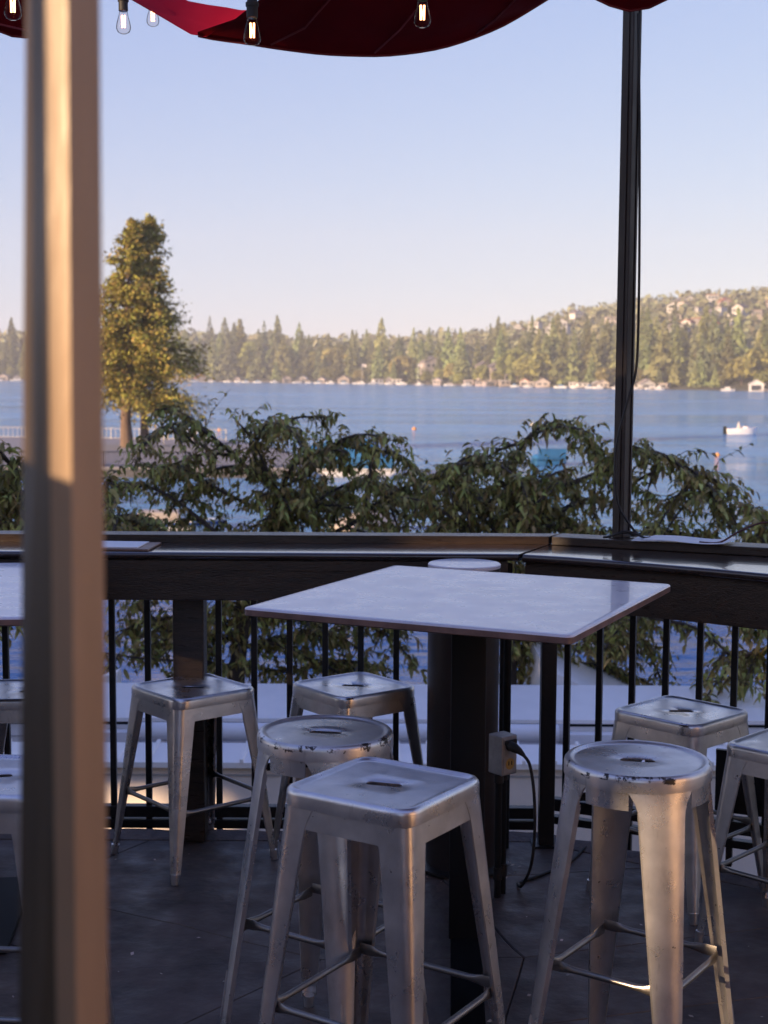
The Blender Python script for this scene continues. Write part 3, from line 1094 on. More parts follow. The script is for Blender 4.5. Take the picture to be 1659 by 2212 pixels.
slope_slab('gable_roof', 'white sloping roof edge with a yellow trim behind the right balusters', [(1.25, -.58), (2.15, -1.02), (2.15, -1.5), (1.25, -1.5)], 10.9, 12.4, ((1.28, -.83), (2.14, -1.25)))
slope_slab('gable_roof', 'small white gable end low behind the leftmost baluster', [(-2.6, -.83), (-2.05, -.63), (-2.05, -1.4), (-2.6, -1.4)], 10.9, 11.05, None)
LIMBS_A=[[(-1.33,12.6,-1.44),(-1.3,12.56,-0.97),(-1.22,12.52,-0.38),(-1.09,12.48,0.16),(-0.93,12.44,0.57),(-1.07,12.4,0.86)],
[(-1.08,12.5,0.85),(-1.16,12.43,1.06),(-1.06,12.35,1.21),(-0.87,12.27,1.24),(-0.75,12.2,1.16)],
[(-1.09,12.5,0.73),(-1.32,12.38,0.98),(-1.58,12.25,1.2),(-1.8,12.12,1.24),(-1.96,12.0,1.13)],
[(-0.93,12.5,0.57),(-0.77,12.47,0.89),(-0.52,12.43,1.01),(-0.3,12.4,1.12),(-0.12,12.37,1.03),(0.12,12.33,0.97),(0.25,12.3,0.85)],
[(-1.26,12.5,0.08),(-1.63,12.6,0.39),(-2.01,12.7,0.63),(-2.36,12.8,0.68),(-2.51,12.9,0.5)],
[(-1.17,12.5,0.16),(-0.78,12.68,0.39),(-0.46,12.85,0.62),(-0.13,13.02,0.72),(0.11,13.2,0.55)],
[(-1.26,12.5,-0.25),(-1.71,12.27,0.18),(-2.07,12.03,0.45),(-2.27,11.8,0.49)],
[(-1.18,12.5,-0.13),(-0.73,12.56,0.15),(-0.28,12.62,0.35),(0.0,12.68,0.58),(0.29,12.74,0.7),(0.56,12.8,0.76)],
[(-1.26,12.5,-0.54),(-1.66,12.8,-0.51),(-2.13,13.1,-0.61),(-2.58,13.4,-0.8)],
[(-1.26,12.5,-0.75),(-0.94,12.6,-0.68),(-0.53,12.7,-0.66),(-0.12,12.8,-0.55),(0.22,12.9,-0.69)],
[(-1.26,12.5,-0.46),(-0.92,12.33,-0.23),(-0.43,12.17,-0.08),(0.08,12.0,-0.25)],
[(-1.34,12.5,-0.91),(-1.74,12.4,-0.85),(-2.13,12.3,-0.8),(-2.39,12.2,-0.74)],
[(-1.18,12.5,-0.91),(-0.87,12.8,-1.02),(-0.46,13.1,-0.99),(0.01,13.4,-1.09)],
[(-1.22,12.5,-0.29),(-1.61,12.73,-0.08),(-2.06,12.97,-0.03),(-2.53,13.2,-0.24)],
[(-1.09,12.5,0.48),(-1.52,12.67,0.67),(-1.78,12.83,0.82),(-2.1,13.0,0.81)],
[(-1.26,12.5,-0.67),(-1.87,12.75,-0.67),(-2.24,13.0,-0.42)],
[(-1.09,12.5,0.24),(-0.79,12.87,0.54),(-0.6,13.23,0.63),(-0.31,13.6,0.52)],
[(-1.3,12.5,-0.46),(-0.8,13.05,-0.55),(-0.57,13.6,-0.55)]]
LIMBS_B=[[(1.07,12.0,-1.32),(1.07,12.0,-0.84),(1.08,12.0,-0.04),(1.06,12.0,0.7)],
[(1.07,12.0,0.35),(1.03,11.97,0.78),(1.09,11.94,0.99),(1.22,11.91,1.18),(1.38,11.89,1.27),(1.57,11.86,1.21),(1.72,11.83,1.1),(1.8,11.8,0.93)],
[(1.05,12.0,0.7),(0.85,11.9,0.92),(0.72,11.8,1.0),(0.6,11.7,0.95),(0.43,11.6,0.82)],
[(1.07,12.0,0.35),(1.35,11.9,0.71),(1.6,11.8,0.8),(1.85,11.7,0.92),(2.06,11.6,1.06),(2.26,11.5,1.01),(2.47,11.4,0.9),(2.56,11.3,0.77),(2.61,11.2,0.68)],
[(1.08,12.0,0.23),(0.75,12.1,0.53),(0.51,12.2,0.68),(0.3,12.3,0.57)],
[(1.07,12.0,0.35),(1.46,12.13,0.49),(1.79,12.27,0.62),(2.01,12.4,0.55)],
[(2.19,11.5,0.97),(2.12,11.4,0.83),(2.07,11.3,0.71)],
[(2.47,11.4,0.87),(2.38,11.3,0.76),(2.21,11.2,0.7)],
[(2.58,11.3,0.71),(2.65,11.25,0.59),(2.68,11.2,0.48)],
[(1.06,12.0,-0.24),(1.39,12.12,-0.42),(1.81,12.25,-0.48),(2.15,12.38,-0.58),(2.42,12.5,-0.73)],
[(1.07,12.0,-0.44),(1.48,12.13,-0.74),(1.9,12.27,-0.85),(2.25,12.4,-1.0)],
[(1.06,12.0,-0.04),(0.66,11.9,0.4),(0.39,11.8,0.41)],
[(1.77,12.0,-0.36),(2.14,11.9,-0.34),(2.59,11.8,-0.42),(2.8,11.7,-0.57),(2.92,11.6,-0.73)],
[(1.08,12.0,-0.04),(1.63,11.95,0.28),(2.01,11.9,0.33),(2.27,11.85,0.37),(2.45,11.8,0.32)],
[(1.07,12.0,0.31),(1.4,12.33,0.55),(1.31,12.67,0.69),(1.64,13.0,0.75)],
[(1.07,12.0,0.15),(0.85,12.5,0.58),(0.76,13.0,0.66)],
[(1.08,12.0,-0.36),(1.4,12.27,-0.2),(1.89,12.53,-0.28),(2.3,12.8,-0.28)],
[(1.08,12.0,-0.72),(1.34,12.33,-0.7),(1.8,12.67,-1.1),(2.09,13.0,-0.91)],
[(1.08,12.0,-0.36),(1.21,12.3,-0.57),(1.25,12.6,-0.96)]]
LIMBS_C=[[(3.21,10.6,-1.14),(3.17,10.6,-0.53),(3.1,10.6,0.03),(3.02,10.6,0.38)],
[(3.02,10.6,0.38),(2.83,10.45,0.63),(2.66,10.3,0.71)],
[(3.04,10.6,0.27),(2.82,10.45,0.5),(2.66,10.3,0.51)],
[(3.09,10.6,-0.36),(2.85,10.6,-0.36),(2.66,10.6,-0.46)],
[(3.1,10.6,-0.01),(2.95,10.6,-0.11),(2.76,10.6,-0.25)],
[(3.06,10.6,0.17),(2.9,10.6,0.27),(2.78,10.6,0.31)]]
LIMBS_D=[[(-2.81,9.5,-0.87),(-2.76,9.5,-0.17),(-2.68,9.5,0.45),(-2.65,9.5,0.79)],
[(-2.65,9.5,0.79),(-2.49,9.4,0.99),(-2.38,9.3,1.05)],
[(-2.68,9.5,0.61),(-2.5,9.4,0.83),(-2.35,9.3,0.87)],
[(-2.74,9.5,0.51),(-2.53,9.4,0.68),(-2.41,9.3,0.69)],
[(-2.76,9.5,-0.02),(-2.54,9.4,0.03),(-2.43,9.3,-0.01)]]

# ================================================================== THE DECK
DECK = [(-5.5, -1.45), (3.6, -1.45), (3.6, 2.98), (1.212, 4.70), (.58, 5.13), (-5.5, 5.13)]
m = MB()
m.prism(DECK, -.32, -.014)
floor = tag(m.build('deck_floor', 'joint'), kind='structure')
# the rough kerb strip along the outer edge, pieces poured between the posts
def clip(poly, a, b, c):
    """keep a*x+b*y<=c"""
    out = []
    for i in range(len(poly)):
        p, q = poly[i], poly[(i + 1) % len(poly)]
        fp, fq = a * p[0] + b * p[1] - c, a * q[0] + b * q[1] - c
        if fp <= 0:
            out.append(p)
        if (fp < 0) != (fq < 0) and fp != fq:
            t_ = fp / (fp - fq)
            out.append((p[0] + (q[0] - p[0]) * t_, p[1] + (q[1] - p[1]) * t_))
    return out


def deck_clip(p, inset=.0):
    n = len(DECK)
    for i in range(n):
        (x0, y0), (x1, y1) = DECK[i], DECK[(i + 1) % n]
        dx, dy = x1 - x0, y1 - y0
        L_ = sqrt(dx * dx + dy * dy)
        a, b = dy / L_, -dx / L_
        p = clip(p, a, b, a * x0 + b * y0 - inset)
        if len(p) < 3:
            return []
    return p


RF = random.Random(17)
ang = radians(8)
nxg, nyg = 15, 12
G = {}
for i in range(nxg + 1):
    for j in range(nyg + 1):
        u, v = -6.4 + i * .98 + (.45 if j % 2 else 0), -1.75 + j * .64
        u += RF.uniform(-.30, .30)
        v += RF.uniform(-.17, .17)
        G[i, j] = (u * cos(ang) - (v - 2) * sin(ang), u * sin(ang) + (v - 2) * cos(ang) + 2)


def slab(poly):
    cx = sum(p[0] for p in poly) / len(poly)
    cy = sum(p[1] for p in poly) / len(poly)
    m = MB()
    # joints: shrink towards the middle by a constant gap, edges chipped a little
    def shrink(d):
        q = list(poly)
        n = len(q)
        ar = sum(q[k][0] * q[(k + 1) % n][1] - q[(k + 1) % n][0] * q[k][1] for k in range(n))
        sg = 1 if ar > 0 else -1
        for k in range(n):
            (x0, y0), (x1, y1) = poly[k], poly[(k + 1) % n]
            L_ = sqrt((x1 - x0) ** 2 + (y1 - y0) ** 2)
            if L_ < 1e-6:
                continue
            a, b = sg * (y1 - y0) / L_, -sg * (x1 - x0) / L_
            q = clip(q, a, b, a * x0 + b * y0 - d)
        return q

    def rag(q):
        out = []
        for k in range(len(q)):
            a, b = Vector(q[k]), Vector(q[(k + 1) % len(q)])
            nseg = max(1, int((b - a).length / .07))
            for s_ in range(nseg):
                p = a.lerp(b, s_ / nseg)
                nv = mnoise.noise(Vector((p.x * 9, p.y * 9, 1.5))) * .006
                out.append((p.x + nv, p.y + nv))
        return out
    q = shrink(.0012)
    if len(q) < 3:
        return None
    q = rag(q)
    n = len(q)
    tilt = RF.uniform(-.0015, .0015)
    inner = [(cx + (x - cx) * .993, cy + (y - cy) * .993) for x, y in q]
    vs = [(x, y, -.013) for x, y in q] + [(x, y, -.0025) for x, y in q] + [(x, y, tilt) for x, y in inner]
    fs = [tuple(range(2 * n, 3 * n))]
    for k in range(n):
        k2 = (k + 1) % n
        fs += [(k, k2, n + k2, n + k), (n + k, n + k2, 2 * n + k2, 2 * n + k)]
    m.add(vs, fs)
    return m.build('paving_slab', 'concrete', floor)


for i in range(nxg):
    for j in range(nyg):
        quad = [G[i, j], G[i + 1, j], G[i + 1, j + 1], G[i, j + 1]]
        parts = [quad]
        if RF.random() < .28:      # some slabs are cracked across
            k = RF.choice([0, 1])
            f = RF.uniform(.3, .7)
            a, b = quad[k], quad[k + 1]
            c_, d_ = quad[(k + 2) % 4], quad[(k + 3) % 4]
            p = (a[0] + (b[0] - a[0]) * f, a[1] + (b[1] - a[1]) * f)
            q = (c_[0] + (d_[0] - c_[0]) * (1 - f), c_[1] + (d_[1] - c_[1]) * (1 - f))
            parts = [[p, b, c_, q], [a, p, q, d_]]
        for pl in parts:
            pl = deck_clip(pl, .10)
            if len(pl) >= 3 and max(y for x, y in pl) > 1.2:
                slab(pl)
# kerb strip
m = MB()
ks = [(-5.5, 5.13), (.58, 5.13), (1.212, 4.70), (3.6, 2.98)]
ins = [(-5.5, 5.034), (.552, 5.034), (1.156, 4.622), (3.6, 2.86)]
rings = []
for k in range(3):
    a0, a1, b0, b1 = Vector(ks[k]), Vector(ks[k + 1]), Vector(ins[k]), Vector(ins[k + 1])
    nseg = int((a1 - a0).length / .05)
    for s_ in range(nseg + (1 if k == 2 else 0)):
        t_ = s_ / nseg
        a, b = a0.lerp(a1, t_), b0.lerp(b1, t_)
        h_ = .006 + .010 * mnoise.noise(Vector((a.x * 6, a.y * 6, 0)))
        j_ = .015 * mnoise.noise(Vector((a.x * 9, a.y * 9, 5)))
        rings.append([(b.x, b.y, -.013), (b.x, b.y, .001), ((a.x + b.x) / 2, (a.y + b.y) / 2, .006 + h_ * .7), (a.x + j_, a.y + j_, h_), (a.x + j_ * .5, a.y + j_ * .5 + .004, -.20)])
m.loft(rings, False)
m.build('kerb_strip', 'concrete_edge', floor, 60)

# scattered dry bits
m = MB()
for i in range(130):
    x, y = RF.uniform(-1.6, 1.4), RF.uniform(2.6, 4.95)
    s_ = RF.uniform(.0015, .006) * (1.8 if RF.random() < .1 else 1)
    a = RF.uniform(0, 6.28)
    c = Vector((x, y, .0045))
    u, v = Vector((cos(a), sin(a), RF.uniform(0, .4))) * s_ * 1.5, Vector((-sin(a), cos(a), RF.uniform(0, .4))) * s_
    m.add([c - u, c + v, c + u, c - v], [(0, 1, 2, 3)])
for i in range(90):
    a = RF.uniform(0, 6.28)
    r_ = RF.uniform(.13, .2)
    x, y = .271 + r_ * cos(a), 4.775 + r_ * sin(a)
    s_ = RF.uniform(.002, .006)
    c = Vector((x, y, .0045))
    u, v = Vector((cos(a * 7), sin(a * 7), .3)) * s_ * 1.6, Vector((-sin(a * 7), cos(a * 7), .2)) * s_ * .6
    m.add([c - u, c + v, c + u, c - v], [(0, 1, 2, 3)])
tag(m.build('litter', 'litter', raw=True), 'tiny dry leaf bits scattered over the deck floor', 'litter', kind='stuff')

# ------------------------------------------------------------------ railing with bar counter, straight section
t = thing('bar_railing', 'dark railing with wooden bar counter, straight run facing the lake', 'railing', (0, 5.2, 0))
o_y = -5.2
MB().add([(-4, -.015, 1.0585), (.602, .015, 1.0585), (.66, .115, 1.0585), (-4, .115, 1.0585), (-4, -.015, 1.087), (.602, .015, 1.087), (.66, .115, 1.087), (-4, .115, 1.087)],
         [(3, 2, 1, 0), (4, 5, 6, 7), (0, 1, 5, 4), (1, 2, 6, 5), (2, 3, 7, 6), (3, 0, 4, 7)]).build('cap_rail', 'dark_wood', t)
m = MB()
prof = [(-.275, 1.034), (-.281, 1.040), (-.283, 1.047), (-.281, 1.054), (-.274, 1.058), (-.262, 1.058), (.03, 1.058), (.04, 1.058), (.04, 1.034)]
m.loft([[(-4, y, z) for y, z in prof], [(.468 + (y + .275) * .47, y, z) for y, z in prof]], True, True, True)
m.build('counter', 'counter', t, 50)
MB().bbox(-4, .43, -.262, -.225, .888, 1.031, .003).build('fascia', 'dark_wood', t)
MB().box(-4, .43, -.268, -.2625, .995, 1.028).build('fascia_trim', 'dark_wood', t)
for z0, z1 in ((.030, .072), (-.012, .021)):
    MB().bbox(-4, .57, .0, .04, z0, z1, .003).build('bottom_rail', 'black_metal', t)
bal = MB().bbox(-.011, .011, -.011, .011, -.06, 1.033, .002).mesh('baluster')
bal.materials.append(M['black_metal'])
for k in range(12):
    x = -1.0 + .131 * k
    if abs(x + .738) < .02 or abs(x - .310) < .01 * 0:
        continue
    link('baluster', bal, t).location = (x, .02, 0)
for k in range(1, 16):
    link('baluster', bal, t).location = (-1.0 - .131 * k, .02, 0)
MB().bbox(-.745, -.635, -.195, -.095, .0, 1.033, .006).build('support_post', 'dark_wood', t)
MB().bbox(-2.645, -2.535, -.195, -.095, .0, 1.033, .006).build('support_post', 'dark_wood', t)
m = MB()
MB().bbox(.558, .612, -.225, -.171, .0, 1.033, .003).build('corner_post', 'black_metal', t)
MB().box(.535, .635, -.245, -.150, .0005, .008).build('post_foot_plate', 'black_metal', t)

# angled section
RA = atan2(-.401, .916)
t = thing('bar_railing', 'angled dark railing with curved bar counter under the tall post', 'railing', (.602, 5.215, 0), RA)
MB().bbox(.012, 2.6, .0, .13, 1.0565, 1.087, .003).build('cap_rail', 'dark_wood', t)
loc = lambda x, y: ((x - .602) * .916 - (y - 5.215) * .401, (x - .602) * .401 + (y - 5.215) * .916)
front = [loc(*p) for p in [(.480, 4.922), (.62, 4.862), (.874, 4.707), (1.05, 4.59), (1.209, 4.468), (1.6, 4.18), (2.3, 3.62)]]
poly = front + [(2.75, .05), (.004, .05)]
rings = []
n = len(poly)
cx, cy = 1.2, -.15
for sh, z in ((.006, 1.028), (.0, 1.034), (-.002, 1.043), (.0, 1.052), (.007, 1.056), (.016, 1.056)):
    rings.append([(x, y + sh if i < len(front) else y, z) for i, (x, y) in enumerate(poly)])
MB().loft(rings, True, True, True).build('counter', 'counter', t, 50)
m = MB()
fr = [(x, y + .030) for x, y in front]
bk = [(x, y + .07) for x, y in front]
m.loft([[(a[0], a[1], .872), (a[0], a[1], 1.026), (b[0], b[1], 1.026), (b[0], b[1], .872)] for a, b in zip(fr, bk)], True, True, True)
m.build('fascia', 'dark_wood', t)
for z0, z1 in ((.062, .108), (.012, .040)):
    MB().bbox(.03, 2.6, .0, .04, z0, z1, .003).build('bottom_rail', 'black_metal', t)
for k in range(20):
    link('baluster', bal, t).location = (.075 + .121 * k, .02, 0)
MB().box(.62, 2.2, .045, .052, .125, .335).build('screen_panel', 'black_metal', t)
MB().box(.62, 2.2, .040, .058, .335, .352).build('screen_rail', 'black_metal', t)
MB().bbox(1.05, 1.11, -.06, .0, .0, 1.03, .004).build('support_post', 'black_metal', t)

# tall canopy post
t = thing('canopy_post', 'tall slim dark brown post rising from the rail to the canopy', 'post', (.86, 5.165, 1.0875), radians(45))
MB().bbox(-.0245, .0245, -.0245, .0245, .004, 1.98, .003).build('shaft', 'brown_metal', t)
MB().box(-.032, .032, -.032, .032, 0, .0039).build('base_plate', 'brown_metal', t)
m = MB()
for x_, y_ in ((-.0285, -.008), (.008, -.0285)):
    m.box(min(x_, x_ + .004), x_ + .004 + (.0 if x_ < 0 else .004), y_, y_ + .004, .02, 1.95)
m.build('edge_strip', 'brown_metal', t)
cab = thing('post_cable', 'loose black cable hanging down the tall dark post', 'cable', (.86, 5.165, 1.0875))
MB().tube(spline([(.014, -.034, 1.84), (.026, -.036, 1.5), (.036, -.03, 1.1), (.041, -.02, .85), (.036, -.03, .62), (.006, -.045, .50), (-.028, -.045, .36), (-.034, -.045, .24), (-.022, -.045, .13), (.018, -.045, .06), (.052, -.05, .018)], 6), .0048, 7).build('strand', 'rubber', cab, 60)
MB().tube(spline([(.056, -.048, .016), (.02, -.055, .024), (-.01, -.058, .026), (-.05, -.05, .012), (-.068, -.03, .007)], 6), .0045, 7).build('strand', 'rubber', cab, 60)
MB().tube(spline([(-.01, -.058, .031), (.03, -.06, .028), (.075, -.05, .008), (.10, -.02, .006)], 6), .0045, 7).build('strand', 'rubber', cab, 60)

# papers on the right cap rail, wire, clipboard on the left counter
P0 = Vector((.602, 5.215, 0))


def on_right(s_, n_, z):
    return (P0.x + .916 * s_ + .401 * n_, P0.y - .401 * s_ + .916 * n_, z)


for i, (s_, n_, rz, dz, lb) in enumerate([(.46, .055, .05, .0, 'white menu sheet at the bottom of the pile on the angled rail'), (.50, .05, -.12, .0022, 'white menu sheet lying on top of the pile on the angled rail')]):
    t = thing('menu_sheet', lb, 'menu', on_right(s_, n_, 1.0885 + dz), RA + rz, 'papers on the angled rail')
    m = MB()
    rings = []
    for k in range(9):
        x = -.15 + .30 * k / 8
        zz = .0012 + .004 * (1 - cos(k * .9 + i)) * (.5 if k < 6 else 1)
        rings.append([(x, -.075, zz), (x, .075, zz + .002), (x, .075, zz + .003), (x, -.075, zz + .001)])
    m.loft(rings, True, True, True)
    m.build('sheet', 'paper', t, 40)
wire = MB().tube(spline([on_right(.55, .0, 1.095), on_right(.62, .0, 1.098), on_right(.68, .05, 1.135), on_right(.76, .10, 1.165), on_right(.88, .14, 1.155), on_right(1.2, .16, 1.12)], 8), .0035, 7).build('wire', 'wire_brown', None, 60)
tag(wire, 'thin red brown wire arching up off the angled rail', 'wire')

t = thing('clipboard', 'wooden menu clipboard lying on the straight bar counter beside the tan post', 'clipboard', (-.98, 5.055, 1.0585), radians(-4))
MB().bbox(-.17, .17, -.105, .105, 0, .008, .003).build('board', 'board', t)
MB().box(-.15, .13, -.09, .085, .0085, .0125).build('sheets', 'paper', t)
MB().bbox(-.162, -.12, -.05, .05, .013, .022, .003).build('clip', 'steel', t)

# round pedestal post behind the table
t = thing('pedestal_post', 'thick round dark brown pipe post with flat pale cap behind the table', 'post', (.271, 4.785, .0045))
MB().lathe([(.121, .0), (.121, 1.026)], 40).build('pipe', 'brown_metal', t, 40)
MB().lathe([(.121, 1.0265), (.1225, 1.028), (.1225, 1.037), (.119, 1.040), (.111, 1.040), (.0, 1.0402)], 40).build('cap', 'laminate', t, 40)
MB().lathe([(.16, .0008), (.16, .010), (.122, .012)], 32).build('base_flange', 'black_metal', t, 40)

# outlet box with its conduits, cord
t = thing('outlet_box', 'grey metal outdoor outlet box on dark conduits beside the pedestal', 'outlet', (.384, 4.50, 0), radians(38))
t.scale = (.9, .9, 1)
MB().bbox(-.036, .036, -.036, .036, .405, .532, .004).build('box', 'box_metal', t)
for z in (.502, .442):
    r_ = MB().add([(.0365 + (.003 if k else 0), .021 * cos(a), z + .019 * sin(a)) for k in (0, 1) for a in [2 * pi * q / 14 for q in range(14)]],
                  [tuple(range(14, 28))] + [(q, (q + 1) % 14, 14 + (q + 1) % 14, 14 + q) for q in range(14)])
    # faces the +x side; turned below to face the camera's right
    s2 = MB()
    s2.v = [(y, -x, zz) for x, y, zz in r_.v]
    s2.f = r_.f
    so = s2.build('socket', 'socket_amber' if z < .47 else 'rubber', t)
    if z < .47:
        for dx in (-.007, .007):
            MB().box(dx - .0015, dx + .0015, -.0415, -.0397, z - .004, z + .009).build('slot', 'rubber', so)
MB().bbox(-.031, .031, -.039, -.0365, .412, .526, .001).build('cover_plate', 'box_metal', t)
MB().bbox(-.028, .028, -.046, -.0395, .505, .521, .003).build('flap', 'black_metal', t)
for x_, y_ in ((-.022, -.006), (.018, .012)):
    c_ = MB().tube([(x_, y_, .0005), (x_, y_, .404)], .0125, 12).build('conduit', 'matte_black', t, 50)
    MB().tube([(x_, y_, .378), (x_, y_, .4035)], .017, 12).build('coupling', 'black_metal', c_, 50)
    MB().tube([(x_, y_, .06), (x_, y_, .10)], .0165, 12).build('coupling', 'black_metal', c_, 50)
t = thing('power_cord', 'black power cord plugged into the outlet box, looping across the floor', 'cord', (.384, 4.50, 0))
pl = MB().tube([(.020, -.036, .503), (.033, -.050, .500), (.048, -.060, .492), (.062, -.068, .480)], [.015, .016, .011, .006], 12).build('plug', 'rubber', t, 50)
MB().tube(spline([(.060, -.067, .481), (.080, -.075, .45), (.094, -.08, .36), (.098, -.08, .24), (.090, -.06, .12), (.070, .01, .03), (.064, .075, .008), (.075, .105, .006), (.16, .185, .006), (.26, .30, .006), (.335, .45, .006), (.40, .50, .006)], 8), .0052, 8).build('cable', 'rubber', t, 60)
t = thing('conduit_riser', 'slim black conduit rising to the counter right of the pedestal', 'conduit', (.437, 4.97, 0))
MB().tube([(0, 0, .0), (0, 0, 1.02)], .014, 12).build('pipe', 'matte_black', t, 50)

# ------------------------------------------------------------------ tables
def table(label, loc, rz, sx, sy):
    t = thing('bar_table', label, 'table', loc, rz)
    bm = MB()
    rings = []
    n = 6

    def rr(hx, hy, r, z):
        out = []
        for (cx, cy, a0) in ((hx - r, hy - r, 0), (-hx + r, hy - r, 90), (-hx + r, -hy + r, 180), (hx - r, -hy + r, 270)):
            for k in range(n + 1):
                a = radians(a0 + 90 * k / n)
                out.append((cx + r * cos(a), cy + r * sin(a), z))
        return out
    hx, hy = sx / 2, sy / 2
    MB().loft([rr(hx - .004, hy - .004, .016, 1.006), rr(hx, hy, .02, 1.009), rr(hx, hy, .02, 1.024)], True, True).build('edge_band', 'laminate_edge', t, 40)
    MB().loft([rr(hx, hy, .02, 1.0242), rr(hx - .0015, hy - .0015, .019, 1.0275), rr(hx - .005, hy - .005, .016, 1.0295), rr(hx - .02, hy - .02, .016, 1.0295)], True, True, True).build('tabletop', 'laminate', t, 40)
    return t


t = table('square bar table with a worn pale top on a black post, in the middle', (.245, 4.055, .02), radians(-25.5), .925, .968)
sub = Matrix.Rotation(radians(25.5) - .045, 4, 'Z')
MB().bbox(-.050, .050, -.050, .050, .03, .985, .006, sub).build('column', 'matte_black', t, 40)
MB().bbox(-.22, .22, -.22, .22, .985, 1.0055, .004, sub).build('mounting_plate', 'matte_black', t)
MB().bbox(-.044, .044, -.62, .36, -.016, .035, .008, sub).build('foot_bar', 'black_iron', t, 40)
t = table('pale bar table cut off at the left edge behind the tan post', (-1.412, 4.27, 0), radians(6), .95, 1.12)
MB().bbox(-.05, .05, -.05, .05, .02, 1.0055, .006).build('column', 'matte_black', t, 40)
MB().bbox(-.30, .30, -.30, .30, .001, .02, .004).build('base_plate', 'matte_black', t)

# ------------------------------------------------------------------ stools
def outline(half, r, n=72, rnd_=False):
    pts = []
    for k in range(n):
        a = 2 * pi * (k + .5) / n
        c, s_ = cos(a), sin(a)
        if rnd_:
            pts.append((half * c, half * s_))
            continue
        # ray against a rounded square
        q = half / max(abs(c), abs(s_))
        x, y = q * c, q * s_
        k0 = half - r
        if abs(x) > k0 and abs(y) > k0:
            px_, py_ = k0 * (1 if c > 0 else -1), k0 * (1 if s_ > 0 else -1)
            b_ = c * px_ + s_ * py_
            cc = px_ * px_ + py_ * py_ - r * r
            q = b_ + sqrt(max(b_ * b_ - cc, 0))
            x, y = q * c, q * s_
        pts.append((x, y))
    return pts


def slot_outline(n, rot, hl=.026, hr=.0135):
    pts = []
    for k in range(n):
        a = 2 * pi * (k + .5) / n - rot
        c, s_ = cos(a), sin(a)
        # stadium: straight part +-hl, end radius hr
        q = hr / max(abs(s_), 1e-6)
        if abs(q * c) > hl:
            px_ = hl if c > 0 else -hl
            b_ = c * px_
            q = b_ + sqrt(max(b_ * b_ - (px_ * px_ - hr * hr), 0))
        x, y = q * c, q * s_
        pts.append((x * cos(rot) - y * sin(rot), x * sin(rot) + y * cos(rot)))
    return pts


